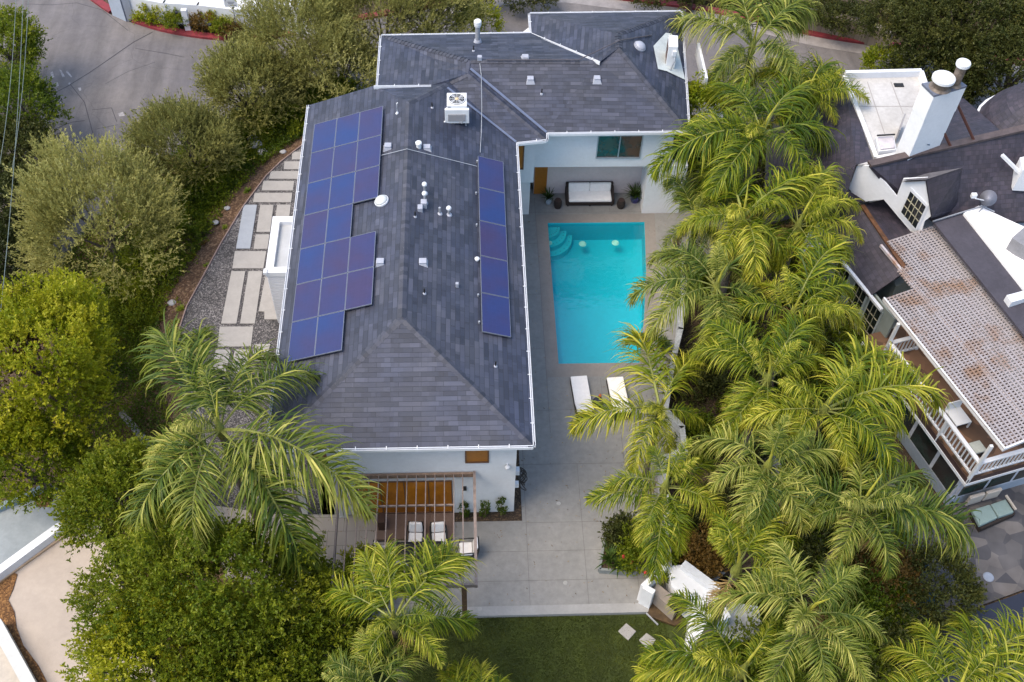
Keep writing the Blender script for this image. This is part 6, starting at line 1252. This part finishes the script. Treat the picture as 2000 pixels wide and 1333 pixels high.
# understory under the palms
US = [(1390, 330, 1.0, 1.5), (1360, 240, 1.6, 1.5), (1440, 330, 0, 1.6), (1520, 300, -.6, 1.8), (1420, 620, 0, 1.2), (1480, 560, -.5, 1.7), (1540, 520, -.8, 1.7), (1600, 500, -1, 1.5), (1440, 760, 0, 1.3), (1500, 690, -.6, 1.7), (1570, 700, -1, 1.8), (1640, 700, -1.4, 1.5), (1420, 900, 0, 1.3), (1480, 840, -.4, 1.6), (1560, 860, -1, 1.8), (1640, 880, -1.4, 1.6), (1440, 1000, 0, 1.3), (1530, 1000, -.6, 1.8), (1620, 1060, -1.2, 1.8), (1700, 1040, -1.6, 1.4), (1560, 1120, -.8, 1.6), (1660, 1180, -1.2, 1.7), (1740, 1190, -1.6, 1.5), (1600, 1290, -1, 1.8), (1720, 1290, -1.5, 1.6), (1500, 1280, 0, 1.5), (1380, 1040, .1, 1.0), (1350, 560, 0, .9), (1350, 740, .1, .9), (1370, 860, .1, .9)]
UD = ['by the rear wing wall', 'at the rear wing\'s right corner', 'under the palm with the pale spear', 'behind the palm with the pale spear', 'by the low wall at mid pool', 'under the palm arching over the pool', 'under the palm by the neighbour\'s roof', 'below the pale gable fragment', 'by the low wall at the loungers', 'under the grey-green palm', 'below the french windows', 'against the neighbour\'s base wall', 'by the zigzag of the low wall', 'under the tall bright palm\'s left side', 'under the tall bright palm', 'beneath the balcony\'s left end', 'behind the bushy deck palm', 'under the dark green palm\'s left side', 'under the dark green palm', 'beside the flagstone patio', 'behind the huge foreground palm', 'right of the huge foreground palm', 'left of the dark teal covers', 'below the huge foreground palm', 'above the bottom right palm', 'under the foreground lawn palm', 'right of the planter box wall', 'hugging the low wall by the pool', 'hugging the low wall near the pool corner', 'hugging the low wall at its corner']
for k, ((x, y, z, r), ds) in enumerate(zip(US, UD)): tree(x, y, z, (r, r, r*.8), 'shaded green understory shrub ' + ds, 'shrub', lm_green if k % 2 else lm_dark, 62, 13, 10, .12, .055, seed=120+k, name='shrub', trunk=False, shade=.02, clr=.42, group='understory shrubs below the palms', ground=-2 if x > 1480 else -.1)
for k, (x, y, z, r, lab, mt, g_, sh) in enumerate([(1345, 215, 4.0, 1.1, 'conical bright green shrub covering the rear wing\'s right gutter', lm_bright, 0, -.02), (1330, 300, 2.6, .9, 'green shrub against the right end of the rear wing wall', lm_green, 0, .08), (1268, 1075, .7, .8, 'dense green shrub in the planter box', lm_green, 0, .04), (1222, 1050, .4, .5, 'dark broad shrub at the left of the planter box', lm_dark, 0, .05), (1375, 1075, .5, .8, 'variegated cream and brown shrub behind the grill nook', lm_rust, 0, .25), (1830, 1150, -1.2, 1.3, 'dark glossy shrub on the flagstone patio', lm_dark, -2.5, .03), (1720, 1130, -1.2, 1.1, 'rusty flowering shrub left of the flagstone patio', lm_rust, -2.5, -.1), (720, 1125, .8, .9, 'leafy bush with orange flowers at the pergola\'s lower left', lm_bright, 0, 0)]):
    tree(x, y, z, (r, r, r*(1.5 if 'conical' in lab else .8)), lab, 'shrub', mt, int(75*r), 13, 10, .12, .06, seed=170+k, name='shrub', trunk=False, shade=sh, clr=.35, ground=g_, group='shrubs round the deck')
# orange flowers in that bush, bird-of-paradise in the planter
flo = M('orange_petal', (.75, .22, .02), .6, .1, 5); redf = M('red_petal', (.60, .03, .05), .6, .1, 5)
fg = thing('flower_cluster', 'cluster of orange blossoms on the bush below the pergola', 'flowers', G(725, 1117, 1.5))
for x, y in ((724, 1112), (728, 1120), (737, 1130), (733, 1122), (629, 1160)):
    p = G(x, y, 1.5); MB().lathe([(.02, 0), (.09, .05), (.1, .1), (.03, .12)], p, 7).build('blossom', flo, fg)
fr_ = thing('flower_cluster', 'red tropical blossoms in the planter box', 'flowers', G(1217, 1088, .9))
for x, y in ((1217, 1090), (1233, 1100), (1260, 1121)): MB().lathe([(.02, 0), (.06, .06), (.07, .12), (.02, .2)], G(x, y, .9), 6).build('blossom', redf, fr_)
for k, (x, y, L_, lab) in enumerate([(1190, 1095, .8, 'dark spiky plant at the left corner of the planter box'), (1207, 1108, .6, 'low spiky plant at the front of the planter box'), (1228, 1108, .55, 'low spiky plant beside the red blossoms')]):
    p = G(x, y, .25); t = thing('spiky_plant', lab, 'plant', p, 'spiky plants in the planter box'); blade_plant('foliage', 40, L_, .07, .5, RG, leafd, t, .25)
for k, (x, y, lab) in enumerate([(909, 992, 'small climbing plant on the front wall, left one under the lamp'), (947, 992, 'small climbing plant on the front wall, middle one'), (978, 992, 'small climbing plant on the front wall, right one at the corner')]):
    p = G(x, y, 0); p.y = 20.33; t = thing('climbing_plant', lab, 'plant', p, 'climbing plants on the front wall'); g = np.random.default_rng(200+k)
    V, F, tn, _ = crown((0, 0, .55), (.13, .07, .55), 14, 6, 6, .08, .045, g, shoot=.10, clr=.07, flat=-2); npobj('foliage', V, F, tn*.7, lm_green, t); MB().tube([p, p+Vector((.02, 0, .9))], .015, 5).build('stem', wood, t)
for k, (x, y, r, lab) in enumerate([(385, 445, .35, 'first dry golden tuft on the mulch near the pale rocks'), (400, 480, .3, 'small dry tuft below the pale rocks'), (375, 505, .35, 'dry golden tuft halfway down the mulch'), (350, 560, .3, 'dry tuft above the largest pale rock'), (315, 620, .3, 'dry tuft below the largest pale rock'), (480, 350, .3, 'orange dry tuft near the top slabs')]):
    p = G(x, y, -.45); t = blade_plant('dry_tuft', 60, r*1.4, .03, .3, RG, lm_rust, None, .3); t.location = p; tag(t, lab, 'dry grass', 'dry tufts on the mulch bank')
for k, (x, y, r, lab) in enumerate([(485, 375, .3, 'small green plant on the mulch beside the fifth slab'), (440, 445, .22, 'small green plant right of the pale rocks'), (355, 605, .3, 'small green plant right of the largest pale rock'), (345, 632, .3, 'small green plant at the gravel edge'), (405, 520, .25, 'small green plant halfway along the gravel edge'), (338, 668, .3, 'small green plant nearest the big palm')]):
    p = G(x, y, -.15); t = blade_plant('ground_plant', 46, r, .05, .4, RG, leafy, None, .4); t.location = p; tag(t, lab, 'plant', 'small green plants on the mulch bank')
lv = []
for q, n_ in (([(1040, 740), (1290, 740), (1240, 1180), (930, 1180)], 260), ([(1200, 430), (1330, 430), (1290, 1080), (1180, 1000)], 420), ([(430, 990), (900, 990), (880, 1180), (450, 1120)], 300), ([(1020, 420), (1070, 420), (1080, 1000), (1010, 1000)], 60)):
    V, F, T = scatter('lv%d' % n_, '', '', q, .016, .016, n_, .07, .025, None, .5, 0.0) if False else (None, None, None)
    g = np.random.default_rng(n_); A, B2, C_, D = [np.array(G(x, y, .018)) for x, y in q]; u = g.random(n_)[:, None]; w2 = g.random(n_)[:, None]; P_ = (A*(1-u)+B2*u)*(1-w2)+(D*(1-u)+C_*u)*w2
    keep = ~((P_[:, 0] > PLx-.05) & (P_[:, 0] < 8.6) & (P_[:, 1] > PB-.05) & (P_[:, 1] < PT+.05)); P_ = P_[keep]; d = nrm(g.normal(0, 1, (len(P_), 3))*np.array([1, 1, .15])); d[:, 2] = np.abs(d[:, 2])
    V, F = diamonds(P_, d, .09*g.uniform(.4, 1.4, len(P_)), .022*g.uniform(.6, 1.4, len(P_)), g); lv.append((V, F, g.random(len(P_))))
LEAFLIT = lv
# small leafy ground cover on bank (uncountable) and grass blades
def scatter(name, label, cat, quad, z0, z1, n, L, W, mat, tone, upb=.6):
    g = np.random.default_rng(len(name)*13+n); A, B, C_, D = [np.array(G(x, y, z)) for (x, y), z in zip(quad, (z0, z0, z1, z1))]
    u = g.random(n)[:, None]; v2_ = g.random(n)[:, None]; P_ = (A*(1-u)+B*u)*(1-v2_)+(D*(1-u)+C_*u)*v2_
    d = nrm(g.normal(0, .7, (n, 3)) + np.array([0, 0, upb])); d[:, 2] = np.abs(d[:, 2]); V, F = diamonds(P_, nrm(d), L*g.uniform(.6, 1.3, n), W*g.uniform(.7, 1.2, n), g)
    return V, F, np.clip(g.normal(tone, .13, n), 0, 1)
def stuff(name, label, cat, parts, mat):
    Vs, Fs, Ts, k = [], [], [], 0
    for V, F, T in parts: Vs.append(V); Fs.append(F+k); Ts.append(T); k += len(V)
    o = npobj(name, np.concatenate(Vs), np.concatenate(Fs), np.concatenate(Ts), mat); return tag(o, label, cat, kind='stuff')
gs = [scatter('g', '', '', [(700, 1205), (1300, 1205), (1330, 1400), (640, 1400)], -.16, -.16, 60000, .06, .018, None, .4, 1.2)]
gs = [(V, F, np.clip(T + .16*np.sin(V[::4, 0]*1.3+np.cos(V[::4, 1]*2.1)*1.5) + .08*np.sin(V[::4, 0]*5+V[::4, 1]*7), 0, 1)) for V, F, T in gs]
stuff('leaf_litter', 'sparse fallen palm leaflets scattered over the deck and patio', 'leaf litter', LEAFLIT, dryleaf)
stuff('grass', 'short green lawn grass in front of the deck', 'grass', gs, leafmat('grass_blade', [(0.018, 0.028, 0.003), (0.048, 0.064, 0.006), (0.115, 0.125, 0.014)], .25))
gc = []
for i in range(len(pad)-1):
    a0, a1 = pad[i], pad[i+1]; b0, b1 = G(*outer_px[i], ZR), G(*outer_px[i+1], ZR); g = np.random.default_rng(300+i); n = 7500
    u = g.random(n)[:, None]; w_ = (.13 + .87*g.random(n)**.9)[:, None]; A, B2, C_, D = [np.array(x) for x in (a0, a1, b1, b0)]
    P_ = (A*(1-u)+B2*u)*(1-w_)+(D*(1-u)+C_*u)*w_; P_[:, 2] = -.03-2.5*w_[:, 0]**1.1+g.uniform(0, .35, n); d = nrm(g.normal(0, .7, (n, 3))+np.array([0, 0, .5])); d[:, 2] = np.abs(d[:, 2])
    V, F = diamonds(P_, d, .13*g.uniform(.6, 1.2, n), .06*g.uniform(.7, 1.2, n), g); cl = .38+.2*np.sin(P_[:, 0]*2.1+np.cos(P_[:, 1]*1.7)*2); gc.append((V, F, np.clip(cl+g.normal(0, .1, n), 0, 1)))
stuff('ground_cover', 'low green creeping ground cover on the bank below the gravel yard', 'ground cover', gc, lm_green)
ug = [scatter('u', '', '', q, z0, z1, n, .15, .06, None, .35) for q, z0, z1, n in (([(1340, 420), (1600, 300), (1700, 700), (1350, 740)], -.3, -.8, 26000), ([(1330, 740), (1690, 700), (1740, 1150), (1330, 1080)], 0, -1.2, 32000), ([(1450, 1150), (1760, 1120), (1850, 1380), (1420, 1380)], -.4, -1.6, 22000), ([(1400, 130), (1640, 150), (1600, 330), (1370, 300)], -2.3, -2.3, 14000), ([(-60, 160), (60, 60), (80, 560), (-60, 640)], -2.3, -2.3, 16000))]
stuff('ground_cover', 'dense leafy ground cover under the palms', 'ground cover', ug[:4], lm_green); stuff('ground_cover', 'dark leafy undergrowth at the far left beyond the road', 'ground cover', ug[4:], lm_dark)
vg = [scatter('v', '', '', q, ZR+.05, ZR+.05, n, .14, .06, None, .4) for q, n in (([(1180, -40), (2040, 40), (2040, 118), (1210, -8)], 26000), ([(880, -60), (1180, -60), (1180, -14), (900, -2)], 6000), ([(270, 44), (450, 74), (460, 58), (270, 24)], 3500))]
stuff('ground_cover', 'dry dark undergrowth beyond the red kerb', 'ground cover', vg, leafmat('dry_verge', [(0.03, 0.025, 0.012), (0.075, 0.055, 0.025), (0.14, 0.11, 0.04)], .2))
